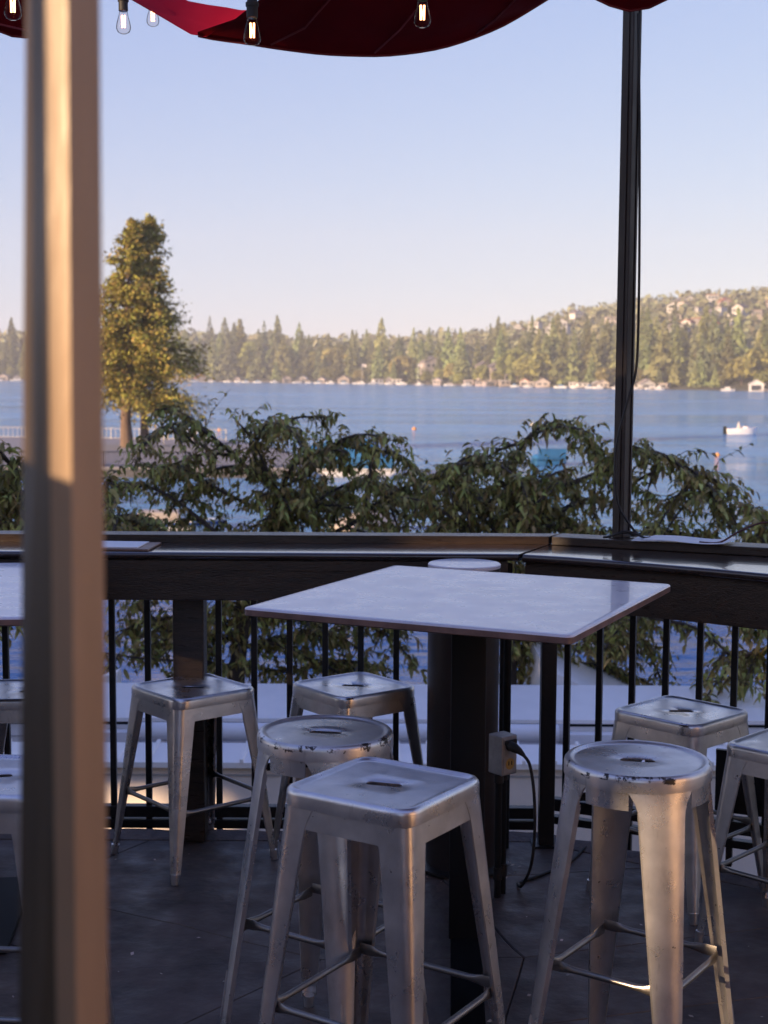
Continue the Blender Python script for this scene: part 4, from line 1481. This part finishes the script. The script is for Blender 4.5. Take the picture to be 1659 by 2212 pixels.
def make_stool(name, label, h, size, spread, zs, round_=False, slot=0.4, group=None):
    mt = 'steel_chipped' if round_ else 'steel'
    t = thing(name, label, 'stool', (0, 0, 0), 0, group)
    N_ = 72
    half = size / 2
    rc = .045

    def ring(d, z):
        return [(x, y, h + z) for x, y in outline(half - d, max(rc - d, .012), N_, round_)]
    sl_ = slot_outline(N_, slot)
    rings = [ring(.003, -.0095), ring(.002, -.037), ring(0, -.037), ring(0, -.013), ring(.0015, -.0065), ring(.0055, -.002), ring(.010, -.0002), ring(.014, -.0006), ring(.018, -.0028), ring(.022, -.0052), ring(.026, -.0060), ring(.032, -.0061)]
    rings.append([(x * .45 + sx * .55, y * .45 + sy * .55, h - .0062) for (x, y), (sx, sy) in zip(outline(half - .032, .02, N_, round_), sl_)])
    rings.append([(sx * 1.10, sy * 1.12, h - .0062) for sx, sy in sl_])
    rings.append([(sx, sy, h - .0075) for sx, sy in sl_])
    rings.append([(sx, sy, h - .0090) for sx, sy in sl_])
    rings.append(rings[0])
    MB().loft(rings, True).build('seat', mt, t, 42)

    ct = half - .004
    cb = half + spread
    ztop = h - .0375

    def c_at(z):
        return ct + (cb - ct) * (ztop - z) / ztop
    legs = []
    if not round_:
        def w_at(z):
            u = (ztop - z) / ztop
            fil = max(0, 1 - (ztop - z) / .060)
            return .070 * (1 - u) + .021 * u + .012 * fil ** 2

        def section(z, off):
            c, w_, u = c_at(z) - off, w_at(z), (ztop - z) / ztop
            r = (.030 * (1 - u) + .011 * u) - off * .5
            pts = [(c - w_ + off * 0, c - (.010 if off == 0 else 0) * 0)]
            pts.append((c - r, c))
            for k in range(1, 6):
                a = pi / 2 * (1 - k / 6)
                pts.append((c - r + r * cos(a), c - r + r * sin(a)))
            pts.append((c, c - r))
            pts.append((c, c - w_))
            return pts

        def leg_mesh():
            m = MB()
            zz = [ztop, ztop - .012, ztop - .026, ztop - .042, ztop - .060, h * .62, h * .45, h * .30, h * .16, .03]
            rings = []
            for z in zz:
                o = section(z, 0)
                c, w_ = c_at(z), w_at(z)
                lip = .010 if z < ztop - .05 else .004
                i_ = section(z, .0022)
                inner = [(c - w_ + .0, c - lip)] + [i_[0]] + i_[1:-1] + [i_[-1]] + [(c - lip, c - w_)]
                rings.append([(x, y, z) for x, y in o] + [(x, y, z) for x, y in reversed(inner)])
            m.loft(rings, True, True, True)
            # pressed rib on the lower part of the corner
            rib = []
            for k in range(7):
                z = h * .13 + h * .17 * k / 6
                c = c_at(z) - .003
                ww = .0075 * (sin(pi * (k + .25) / 6.5) ** .35)
                dgl = Vector((1, 1, 0)).normalized()
                sd2 = Vector((-1, 1, 0)).normalized()
                p = Vector((c - .0045, c - .0045, z))
                rib.append([p + sd2 * ww, p + sd2 * ww * .6 + dgl * .0045, p - sd2 * ww * .6 + dgl * .0045, p - sd2 * ww])
            m.loft(rib, False)
            return m.mesh('leg', 38)
        lm = leg_mesh()
        lm.materials.append(M[mt])
        fm = MB().tube([(cb - .010, cb - .010, 0), (c_at(.034) - .010, c_at(.034) - .010, .034)], [.0125, .0140], 10).mesh('foot_cap', 50)
        fm.materials.append(M[mt])
        for k in range(4):
            lg = link('leg', lm, t)
            lg.rotation_euler = (0, 0, k * pi / 2)
            link('foot_cap', fm, lg)
        w0 = w_at(ztop) - .001
        am = MB()
        z0, z1 = ztop - .043, ztop
        xa = c_at(z0) - w_at(z0) + .001
        xb = ct - w0
        am.add([(-xa, c_at(z0) - .001, z0), (xa, c_at(z0) - .001, z0), (xb, ct - .001, z1), (-xb, ct - .001, z1), (-xa, c_at(z0) - .003, z0), (xa, c_at(z0) - .003, z0), (xb, ct - .003, z1), (-xb, ct - .003, z1)],
               [(0, 1, 2, 3), (7, 6, 5, 4), (0, 4, 5, 1), (1, 5, 6, 2), (2, 6, 7, 3), (3, 7, 4, 0)])
        ame = am.mesh('apron')
        ame.materials.append(M[mt])
        for k in range(4):
            link('apron', ame, t).rotation_euler = (0, 0, k * pi / 2)
        dl = sqrt(2)
    else:
        # legs are gutters that follow the curve of the seat
        def R_at(z):
            return ct + (cb * 1.06 - ct) * (ztop - z) / ztop

        def sec(z, off):
            u = (ztop - z) / ztop
            fil = max(0, 1 - (ztop - z) / .055)
            w_ = .056 * (1 - u) + .020 * u + .020 * fil ** 2
            rcv = (ct if u < .02 else .150 * (1 - u) + .020 * u) - off
            cxr = R_at(z) - (ct if u < .02 else .150 * (1 - u) + .020 * u)
            am_ = min(w_ / max(rcv, .01), 1.25)
            return [(cxr + rcv * cos(a), rcv * sin(a)) for a in [am_ * (k / 6 - 1) for k in range(13)]]
        m = MB()
        rings = []
        for z in [ztop, ztop - .012, ztop - .026, ztop - .040, ztop - .056, h * .66, h * .5, h * .34, h * .18, .03]:
            o, i_ = sec(z, 0), sec(z, .0022)
            lipd = .011 if z < ztop - .05 else .004
            a0, a1 = o[0], o[-1]
            inner = [(a0[0] - lipd, a0[1])] + [i_[0]] + i_[1:-1] + [i_[-1]] + [(a1[0] - lipd, a1[1])]
            rings.append([(x, y, z) for x, y in o] + [(x, y, z) for x, y in reversed(inner)])
        m.loft(rings, True, True, True)
        rib = []
        for k in range(7):
            z = h * .12 + h * .16 * k / 6
            ww = .008 * (sin(pi * (k + .25) / 6.5) ** .35)
            c = R_at(z) - .001
            rib.append([(c, ww, z), (c + .0045, ww * .6, z), (c + .0045, -ww * .6, z), (c, -ww, z)])
        m.loft(rib, False)
        lm = m.mesh('leg', 38)
        lm.materials.append(M[mt])
        fm = MB().tube([(R_at(0) - .014, 0, 0), (R_at(.034) - .014, 0, .034)], [.0125, .014], 10).mesh('foot_cap', 50)
        fm.materials.append(M[mt])
        for k in range(4):
            lg = link('leg', lm, t)
            lg.rotation_euler = (0, 0, k * pi / 2 + pi / 4)
            link('foot_cap', fm, lg)
        m = MB()
        rings = []
        for k in range(13):
            a = -pi / 4 + .46 + (pi / 2 - .92) * k / 12
            c, s_ = cos(a), sin(a)
            z0 = ztop - .040
            rings.append([(ct * c, ct * s_, ztop), ((ct - .0005) * c, (ct - .0005) * s_, z0), ((ct - .0025) * c, (ct - .0025) * s_, z0), ((ct - .002) * c, (ct - .002) * s_, ztop)])
        m.loft(rings, True, True, True)
        ame = m.mesh('apron', 40)
        ame.materials.append(M[mt])
        for k in range(4):
            link('apron', ame, t).rotation_euler = (0, 0, k * pi / 2)
        dl = 1.0

    def corner(k, z, inset):
        a = pi / 4 + k * pi / 2
        r = (c_at(z) * sqrt(2) - inset) if not round_ else (ct + (cb * 1.06 - ct) * (ztop - z) / ztop - inset)
        return Vector((r * cos(a), r * sin(a), z))
    # crossed braces under the seat
    for k in (0, 1):
        z = ztop - .048 - .009 * k
        a, b = corner(k, z, .022), corner(k + 2, z, .022)
        br = MB().tube([a, b], .0065, 10).build('brace', 'black_metal', t, 50)
        d = (b - a).normalized()
        for p, s_ in ((a, 1), (b, -1)):
            MB().tube([p + d * s_ * .004, p + d * s_ * .034], .0095, 10).build('bushing', 'rubber', br, 50)
    # foot rests: tube with flattened ends
    for k in range(4):
        z = zs - (.010 if k % 2 else 0)
        a, b = corner(k, z, .020), corner(k + 1, z, .020)
        d = (b - a).normalized()
        sd_ = Vector((0, 0, 1))
        out = d.cross(sd_)
        rings = []
        L_ = (b - a).length
        for s_, fl in ((0, 1), (.032, 1), (.05, .35), (.068, 0), (L_ - .068, 0), (L_ - .05, .35), (L_ - .032, 1), (L_, 1)):
            p = a + d * s_
            rh = .0075 * (1 - fl) + .0135 * fl
            ro = .0075 * (1 - fl) + .0022 * fl
            rings.append([p + sd_ * rh * sin(q * pi / 5) + out * ro * cos(q * pi / 5) for q in range(10)])
        MB().loft(rings, True, True, True).build('foot_rest', 'steel_worn', t, 50)
    return t


GR = 'steel stools around the bar tables'
big = make_stool('square_stool', 'large square steel stool in front of the table, nearest to us', .815, .322, .060, .345, False, .28, GR)
big.location = (.003, 2.985, 0)
big.rotation_euler = (0, 0, radians(-33))
o = copy_tree(big)
o.location = (-.84, 3.03, 0)
o.rotation_euler = (0, 0, radians(-4))
o['label'] = 'square steel stool cut off at the left edge behind the tan post'

rl = make_stool('round_stool', 'round steel stool with chipped rim, left, behind the big square stool', .815, .332, .090, .345, True, .42, GR)
rl.location = (-.140, 3.425, 0)
rl.rotation_euler = (0, 0, radians(-33))
o = copy_tree(rl)
o.location = (.578, 3.185, 0)
o.rotation_euler = (0, 0, radians(-35))
o['label'] = 'round steel stool with sunlit front leg and chipped rim, right of the table post'

sm = make_stool('square_stool', 'square steel stool in front of the wooden rail post, left of the others', .605, .328, .046, .232, False, .78, GR)
sm.location = (-.656, 4.86, 0)
sm.rotation_euler = (0, 0, radians(-50))
for (x, y, a, lb) in [(-.103, 4.90, -52, 'square steel stool by the railing, between left round stool and pedestal'),
                      (.962, 4.545, -46, 'square steel stool behind the right round stool, under the angled railing'),
                      (1.225, 4.13, -44, 'square steel stool cut off by the right edge of the photo'),
                      (-1.20, 4.80, 4, 'square steel stool mostly hidden behind the tan post')]:
    o = copy_tree(sm)
    o.location = (x, y, 0)
    o.rotation_euler = (0, 0, radians(a))
    o['label'] = lb

# ------------------------------------------------------------------ tan post close to the camera
t = thing('wooden_post', 'blurred tan wooden post standing close at the left', 'post', (-.2, .9, 0))
m = MB()


def post_ring(z):
    u = (min(max(z, .4), 2.1) - 1.256) / (1.905 - 1.256)
    xl = -.2395 + .0165 * u
    return [(xl + .2, .012, z), (-.2065 + .004 * u + .2, -.024, z), (-.1925 + .0045 * u + .2, -.030, z), (-.1775 + .0035 * u + .2, -.004, z), (-.205 + .2, .055, z), (xl + .212, .06, z)]


ZS = (0, .4, 1.0, 1.4, 1.8, 2.1, 3.25)
m.loft([[p for i, p in enumerate(post_ring(z)) if i in (0, 1, 4, 5)] for z in ZS], True, True, True)
m.build('shaft', 'post_wood', t)
m = MB()
m.loft([[(post_ring(z)[1][0] + .0006, post_ring(z)[1][1] - .0022, z), post_ring(z)[2], post_ring(z)[3], (post_ring(z)[4][0] + .004, post_ring(z)[4][1] + .002, z)] for z in ZS], True, True, True)
m.build('corner_trim', 'tan_wood', t)
MB().bbox(-.68, -.61, -1.4, .80, .0, 1.735, .01).build('shade_panel', 'dark_wood', None)  # unseen panel added to darken the post's lower left face
tag(bpy.data.objects['shade_panel'], 'unseen wooden panel added to shade the tan post, outside the frame', 'shade_panel')

# ------------------------------------------------------------------ canopy
def canopy(name, label, rows, parent=None):
    t = thing(name, label, 'canopy', rows[0][0])
    o = Vector(rows[0][0])
    m = MB()
    m.loft([[Vector(p) - o for p in r] for r in rows], False)
    m.build('cloth', 'canvas_shaded', t, 60)
    for k in (5, 12, 19):
        MB().tube([Vector(r[k]) - o + Vector((0, 0, -.003)) for r in rows[1:]], .0035, 6).build('seam', 'hem', t, 60)
    MB().tube([Vector(p) - o + Vector((0, 0, .002)) for p in rows[0]], .0048, 6).build('hem', 'hem', t, 60)
    return t


def view_pt(px, py, y):
    u, v = (px - 829.5) / 3100, (1106 - py) / 3100
    u, v = u * cos(radians(.3)) - v * sin(radians(.3)), u * sin(radians(.3)) + v * cos(radians(.3))
    d = Vector((u, cos(PITCH) + v * sin(PITCH), -sin(PITCH) + v * cos(PITCH)))
    return Vector((0, 0, 1.68)) + d * (y / d.y)


def resample(pts, n):
    sp = spline(pts, 10)
    L_ = [0]
    for a, b in zip(sp, sp[1:]):
        L_.append(L_[-1] + (b - a).length)
    out = []
    j = 0
    for k in range(n):
        s_ = L_[-1] * k / (n - 1)
        while j < len(sp) - 2 and L_[j + 1] < s_:
            j += 1
        f = (s_ - L_[j]) / max(L_[j + 1] - L_[j], 1e-9)
        out.append(sp[j].lerp(sp[j + 1], min(max(f, 0), 1)))
    return out


CW = 26
# hem curves of the sagging sails: x, y, z in metres
HEM = [(-.621, 4.86, 2.78), (-.557, 4.86, 2.768), (-.481, 4.86, 2.759), (-.359, 4.86, 2.741), (-.221, 4.86, 2.725), (-.114, 4.86, 2.72), (-.007, 4.86, 2.72), (.10, 4.86, 2.731), (.191, 4.86, 2.748), (.283, 4.86, 2.777), (.366, 4.86, 2.81), (.434, 4.86, 2.846), (.555, 4.86, 2.92)]
hem = resample(HEM, CW)
rows = [hem]
hem2 = [p + Vector((0, -.012, .012 + .0 * k)) for k, p in enumerate(hem)]
rows.append(hem2)
for Y, xl, xr, zb, bl in ((4.62, -.474, .60, .0, .9), (4.38, -.339, .68, .03, .7), (4.0, -.12, .80, .12, .4), (3.2, -.1, 1.0, .30, .2), (2.5, -.4, 1.1, .42, .1)):
    r = []
    for k in range(CW):
        u = k / (CW - 1)
        zz = 2.775 + (hem[k].z - 2.775) * bl + zb + (.022 if Y > 4.5 else .06) * sin(pi * min(1, u * 1.15)) ** .5 + .005 * sin(k * 1.9)
        r.append(Vector((xl + (xr - xl) * u, Y + .04 * sin(u * 9), zz)))
    rows.append(r)
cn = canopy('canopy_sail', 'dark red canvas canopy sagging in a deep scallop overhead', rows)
o = Vector(rows[0][0])
# the sunlit turned-up fold at its left end
low = resample([(-.864, 4.93, 2.92), (-.744, 4.89, 2.847), (-.621, 4.863, 2.777), (-.565, 4.80, 2.783), (-.468, 4.66, 2.791), (-.353, 4.50, 2.806), (-.236, 4.30, 2.83)], 16)
top = resample([(-.815, 5.26, 3.06), (-.712, 5.22, 2.987), (-.577, 5.18, 2.955), (-.472, 5.10, 2.922), (-.392, 5.0, 2.921), (-.294, 4.80, 2.927), (-.163, 4.50, 2.93)], 16)
mid = [a.lerp(b, .5) + Vector((.0, .015, -.012 + .006 * sin(i * 2.2))) for i, (a, b) in enumerate(zip(low, top))]
MB().loft([[p - o for p in low], [p - o for p in mid], [p - o for p in top]], False).build('folded_end', 'canvas_lit', cn, 60)

hl = resample([(-1.9, 4.5, 2.95), (-1.6, 4.6, 2.883), (-1.407, 4.7, 2.824), (-1.271, 4.85, 2.789), (-1.203, 4.85, 2.771), (-1.104, 4.85, 2.785), (-.996, 4.85, 2.863), (-.94, 4.86, 2.954)], CW)
rows = [hl, [p + Vector((0, -.012, .012)) for p in hl]]
for Y, x0, x1, zb, bl in ((4.5, -2.9, -1.62, .12, .8), (4.0, -3.6, -2.25, .30, .5), (3.0, -5.2, -3.7, .45, .2), (2.5, -5.9, -4.3, .5, .1)):
    rows.append([Vector((x0 + (x1 - x0) * k / (CW - 1), Y, 2.78 + (hl[k].z - 2.78) * bl + zb)) for k in range(CW)])
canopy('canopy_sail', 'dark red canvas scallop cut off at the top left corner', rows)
hr_ = resample([(.63, 4.98, 2.979), (.715, 5.0, 2.936), (.812, 5.03, 2.911), (.876, 5.04, 2.916), (.951, 5.02, 2.945), (1.044, 4.95, 2.988), (1.296, 4.8, 3.022), (2.2, 4.3, 3.1)], CW)
rows = [hr_, [p + Vector((0, -.012, .012)) for p in hr_]]
for Y, zb, bl in ((4.75, .12, .8), (4.3, .30, .5), (3.0, .45, .2), (2.5, .5, .1)):
    rows.append([Vector((.74 + 2.0 * k / (CW - 1), Y, 2.85 + (hr_[k].z - 2.85) * bl + zb)) for k in range(CW)])
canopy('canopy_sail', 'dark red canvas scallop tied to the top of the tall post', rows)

# ------------------------------------------------------------------ string light bulbs
def make_bulb(label, loc, rz=0, tilt=0):
    t = thing('light_bulb', label, 'light bulb', loc, rz, 'string light bulbs under the canopy')
    MB().lathe([(.0, -.0495), (.010, -.0488), (.0185, -.044), (.0225, -.036), (.0232, -.028), (.0215, -.016), (.0165, .002), (.0135, .014), (.0130, .020)], 24).build('glass_envelope', 'glass', t, 60)
    f = MB()
    for dx in (-.0045, .0045):
        f.tube([(dx, 0, .008), (dx * .9, 0, -.030)], .0028, 6)
    f.tube([(.004, .002, -.028), (-.004, -.002, .004)], .0014, 6)
    f.build('filament', 'glow', t)
    MB().lathe([(.0128, .0205), (.0150, .022), (.0150, .050), (.0175, .0505), (.0175, .060), (.0140, .062), (.0120, .078), (.0045, .084), (.0, .084)], 20).build('socket', 'rubber', t, 50)
    MB().tube([(0, 0, .0842), (.002, 0, .12), (.0, 0, .20)], .0028, 6).build('lead', 'rubber', t)
    return t


bulb = make_bulb('glowing bulb hanging in front of the red fold, largest one', (-.355, 3.9, 2.590))
for loc_, lb in [((.095, 3.92, 2.643), 'glowing bulb hanging before the dark middle of the canopy'), ((-.987, 3.9, 2.652), 'glowing bulb at the top left corner beside the tan post'),
                 ((-.838, 4.7, 2.800), 'glowing bulb hanging against the sky beside the tan post'), ((-.863, 5.45, 2.998), 'small faint bulb half hidden behind the red canopy fold'),
                 ((.503, 5.45, 3.065), 'faint bulb barely showing at the right end of the big scallop')]:
    o = copy_tree(bulb)
    o.location = loc_
    o['label'] = lb
for y, z0, xs_, lb in [(3.9, 2.80, [-.987, -.355, .094], 'black cord carrying the nearer row of hanging bulbs'), (5.45, 3.20, [-.861, .507], 'black cord carrying the far row of hanging bulbs')]:
    pts = [(-2.4, y, z0 + .05)]
    allx = [-2.4] + xs_ + [1.6]
    for a, b in zip(allx, allx[1:]):
        pts += [((a + b) / 2, y, z0 + .03), (b, y, z0 + (.06 if b == 1.6 else 0) - (.0))]
    tag(MB().tube(spline(pts, 6), .004, 6).build('string_light_line', 'rubber', None, 60), lb, 'cord')

# ------------------------------------------------------------------ fruit trees below the deck
def leaf(m, p, d, nrm, L_, w_, R):
    d = d.normalized()
    s_ = d.cross(nrm)
    if s_.length < .05:
        s_ = d.cross(Vector((1, .2, 0)))
    s_.normalize()
    up = s_.cross(d)
    bend = R.uniform(.10, .40) * L_
    c1 = p + d * L_ * .35 + up * L_ * .05
    c2 = p + d * L_ * .70 - Vector((0, 0, bend * .35)) + up * L_ * .02
    tip = p + d * L_ - Vector((0, 0, bend))
    f = up * w_ * R.uniform(.15, .5)
    m.add([p, c1 + s_ * w_ + f, c2 + s_ * w_ * .8 + f, tip, c2 - s_ * w_ * .8 + f, c1 - s_ * w_ + f, c1, c2],
          [(0, 1, 6), (0, 6, 5), (1, 2, 7, 6), (6, 7, 4, 5), (2, 3, 7), (7, 3, 4)])


def fruit_tree(label, limbs, seed, dens=1.0, Lf=.092, side=4.6):
    R = random.Random(seed)
    base = Vector(limbs[0][0])
    base.z = -3.7
    t = thing('fruit_tree', label, 'tree', base)
    tr = MB()
    pts = [Vector((0, 0, 0))] + [p - base for p in spline(limbs[0], 5)]
    n = len(pts)
    tr.tube(pts, [.085 * (1 - .80 * k / (n - 1)) + .006 for k in range(n)], 9)
    tr.build('trunk', 'bark', t, 60)
    br, lf = MB(), MB()
    work = [[p - base for p in spline(lm, 8)] for lm in limbs]
    for li, sp in enumerate(list(work)):
        L_ = sum((b - a).length for a, b in zip(sp, sp[1:]))
        for q in range(int(L_ * side)):
            f = (.42 if li == 0 else .08) + R.random() * (.58 if li == 0 else .86)
            i = min(int(f * (len(sp) - 1)), len(sp) - 2)
            p = sp[i].lerp(sp[i + 1], R.random())
            tang = (sp[i + 1] - sp[i]).normalized()
            d = (tang * R.uniform(.2, .9) + Vector((R.gauss(0, .75), R.gauss(0, .9), R.uniform(-.45, .30)))).normalized()
            SL = R.uniform(.3, .75)
            b_ = [p]
            for s_ in range(5):
                b_.append(b_[-1] + d * SL / 5)
                d = (d + Vector((0, 0, -.17))).normalized()
            work.append(b_)
    for li, sp in enumerate(work):
        L_ = sum((b - a).length for a, b in zip(sp, sp[1:]))
        if li:
            k = len(sp)
            r0 = .010 + .007 * L_
            br.tube(sp, [r0 * (1 - .8 * q / (k - 1)) + .0025 for q in range(k)], 6)
        nt = int(L_ * 20 * dens)
        for q in range(nt):
            u = (q + R.random()) / nt
            if li == 0:
                u = .35 + .65 * u
            f = u * (len(sp) - 1)
            i = min(int(f), len(sp) - 2)
            p = sp[i].lerp(sp[i + 1], f - i)
            tang = (sp[i + 1] - sp[i]).normalized()
            d = (tang * R.uniform(.1, .9) + Vector((R.gauss(0, .6), R.gauss(0, .8), R.uniform(-.25, .75)))).normalized()
            TL = R.uniform(.14, .42) * (1.15 - .45 * u)
            tw = [p]
            v = d.copy()
            for s_ in range(5):
                tw.append(tw[-1] + v * TL / 5)
                v = (v + Vector((0, 0, -.26))).normalized()
            if q % 2 == 0:
                br.tube([tw[0], tw[2], tw[5]], [.004, .003, .0015], 4, False)
            nl = R.randint(7, 12)
            for k in range(nl):
                g = (k + R.random()) / nl * 5
                j = min(int(g), 4)
                b_ = tw[j].lerp(tw[j + 1], g - j)
                side = Vector((R.gauss(0, 1), R.gauss(0, 1), R.gauss(0, .3)))
                dd = (v * .4 + side * .62 + Vector((0, 0, -R.uniform(-.15, .65)))).normalized()
                nn = Vector((R.gauss(0, .5), R.gauss(0, .5), 1)).normalized()
                leaf(lf, b_, dd, nn, Lf * R.uniform(.42, 1.2), Lf * R.uniform(.13, .20), R)
    br.build('branches', 'bark', t)
    lf.build('crown', 'leaf', t, 180, True)
    return t


fruit_tree('leafy fruit tree behind the left half of the railing', LIMBS_A, 5, 1.12)
fruit_tree('leafy fruit tree with an arching top behind the corner of the railing', LIMBS_B, 9, 1.12)
fruit_tree('leafy fruit tree cut off by the right edge of the photo', LIMBS_C, 13, 1.3, .095)
fruit_tree('leafy fruit tree at the left edge beyond the tan post', LIMBS_D, 15, 1.5, .095)

# ------------------------------------------------------------------ unseen restaurant wall and an added blocker behind it, pierced to place sun patches
def pierced_wall(name, y, thick, x0, x1, z0, z1, holes, mat):
    xs = sorted({x0, x1, *[v for h_ in holes for v in h_[:2]]})
    m = MB()
    for a, b in zip(xs, xs[1:]):
        if b - a < 1e-4:
            continue
        mid = (a + b) / 2
        z = z0
        for h_ in sorted((h_ for h_ in holes if h_[0] < mid < h_[1]), key=lambda q: q[2]):
            if h_[2] > z:
                m.box(a, b, y - thick, y, z, h_[2])
            z = max(z, h_[3])
        if z < z1:
            m.box(a, b, y - thick, y, z, z1)
    return tag(m.build(name, mat), kind='structure')


def through(wy, x0, x1, y, z0, z1, pad=0):
    """window in the wall plane through which the sun reaches (x0..x1, y, z0..z1)"""
    k = (wy - y) / sd.y
    return (x0 + sd.x * k - pad, x1 + sd.x * k + pad, z0 + sd.z * k, z1 + sd.z * k)


LIT = [(.50, .66, 3.03, .20, .775),          # front leg of the right round stool
       (-.33, -.231, .90, 1.4, 2.1),       # tan post, upper part, either side of an added strip that shades it
       (-.186, -.10, .90, 1.4, 2.1),
       (.02, .60, 5.18, 1.0, 1.09),          # end of the straight counter
       (-1.6, -1.3, 5.18, 1.02, 1.09),
       (-.70, -.64, 5.0, .58, .82),          # rail post
       (-1.0, -.47, 4.9, 2.62, 3.02),        # turned-up fold of the canopy
       (-1.80, -1.38, 9.0, -1.35, -1.0),     # wall of the lower building
       (-1.28, -1.02, 9.0, -1.35, -1.02)]
K_ = SUN_TO.x / SUN_TO.y
BOUNCE_GAP = (3.35 - K_ * 3.6, 3.35 - K_ * 1.7, 1.15, 3.5)     # made-up opening that lets the sun onto the added bounce wall
hs = [through(-1.6, *q) for q in LIT]
pierced_wall('wall', -1.6, .02, -45, BOUNCE_GAP[0] - .6, -4, 4.3, hs, 'wall_dark')  # darker stretch of the unseen wall, its holes shaped for sun patches
pierced_wall('wall', -1.6, .02, BOUNCE_GAP[0] - .599, 7, -4, 4.3, [BOUNCE_GAP], 'wall_behind')  # brighter stretch, opened to pass sun to the added bounce wall
tag(MB().box(3.35, 3.45, -1.58, 2.3, 0, 3.4).build('bounce_wall', 'wall_behind'), kind='structure')  # unseen wall added to throw warm sunlight back onto the stools
rise = 43.4 / -sd.y * sd.z
far = lambda g, p: (g[0] - 43.4 * K_ - p, g[1] - 43.4 * K_ + p, g[2] + rise - .2, min(g[3], 4.2) + rise + .1)
gap = [far(g, .6) for i, g in enumerate(hs) if i != 6]
big_gap = [(min(g[0] for g in gap), max(g[1] for g in gap), min(g[2] for g in gap), 4.2 + rise),
           (hs[6][0] - 43.4 * K_ - .5, hs[6][1] - 43.4 * K_ + .1, 4.35 + rise, hs[6][3] + rise + .2), far(BOUNCE_GAP, .4)]
pierced_wall('sun_blocker', -45, .3, -190, -70, -6, 34, big_gap, 'wall_behind')  # unseen slab added to keep sun off deck and trees, gapped for patches

# ------------------------------------------------------------------ evening haze over the lake
m = MB().box(-1390, 1390, -60, 1490, -60, 140)
hz = bpy.data.materials.new('evening_haze')
hz.use_nodes = True
hn, hl_ = hz.node_tree.nodes, hz.node_tree.links
hn.remove(hn["Principled BSDF"])
pv = hn.new("ShaderNodeVolumePrincipled")
pv.inputs["Color"].default_value = (.90, .93, 1.0, 1)
pv.inputs["Density"].default_value = .00030
pv.inputs["Anisotropy"].default_value = 0
hl_.new(pv.outputs[0], hn["Material Output"].inputs["Volume"])
tag(m.build('haze', hz), kind='stuff')
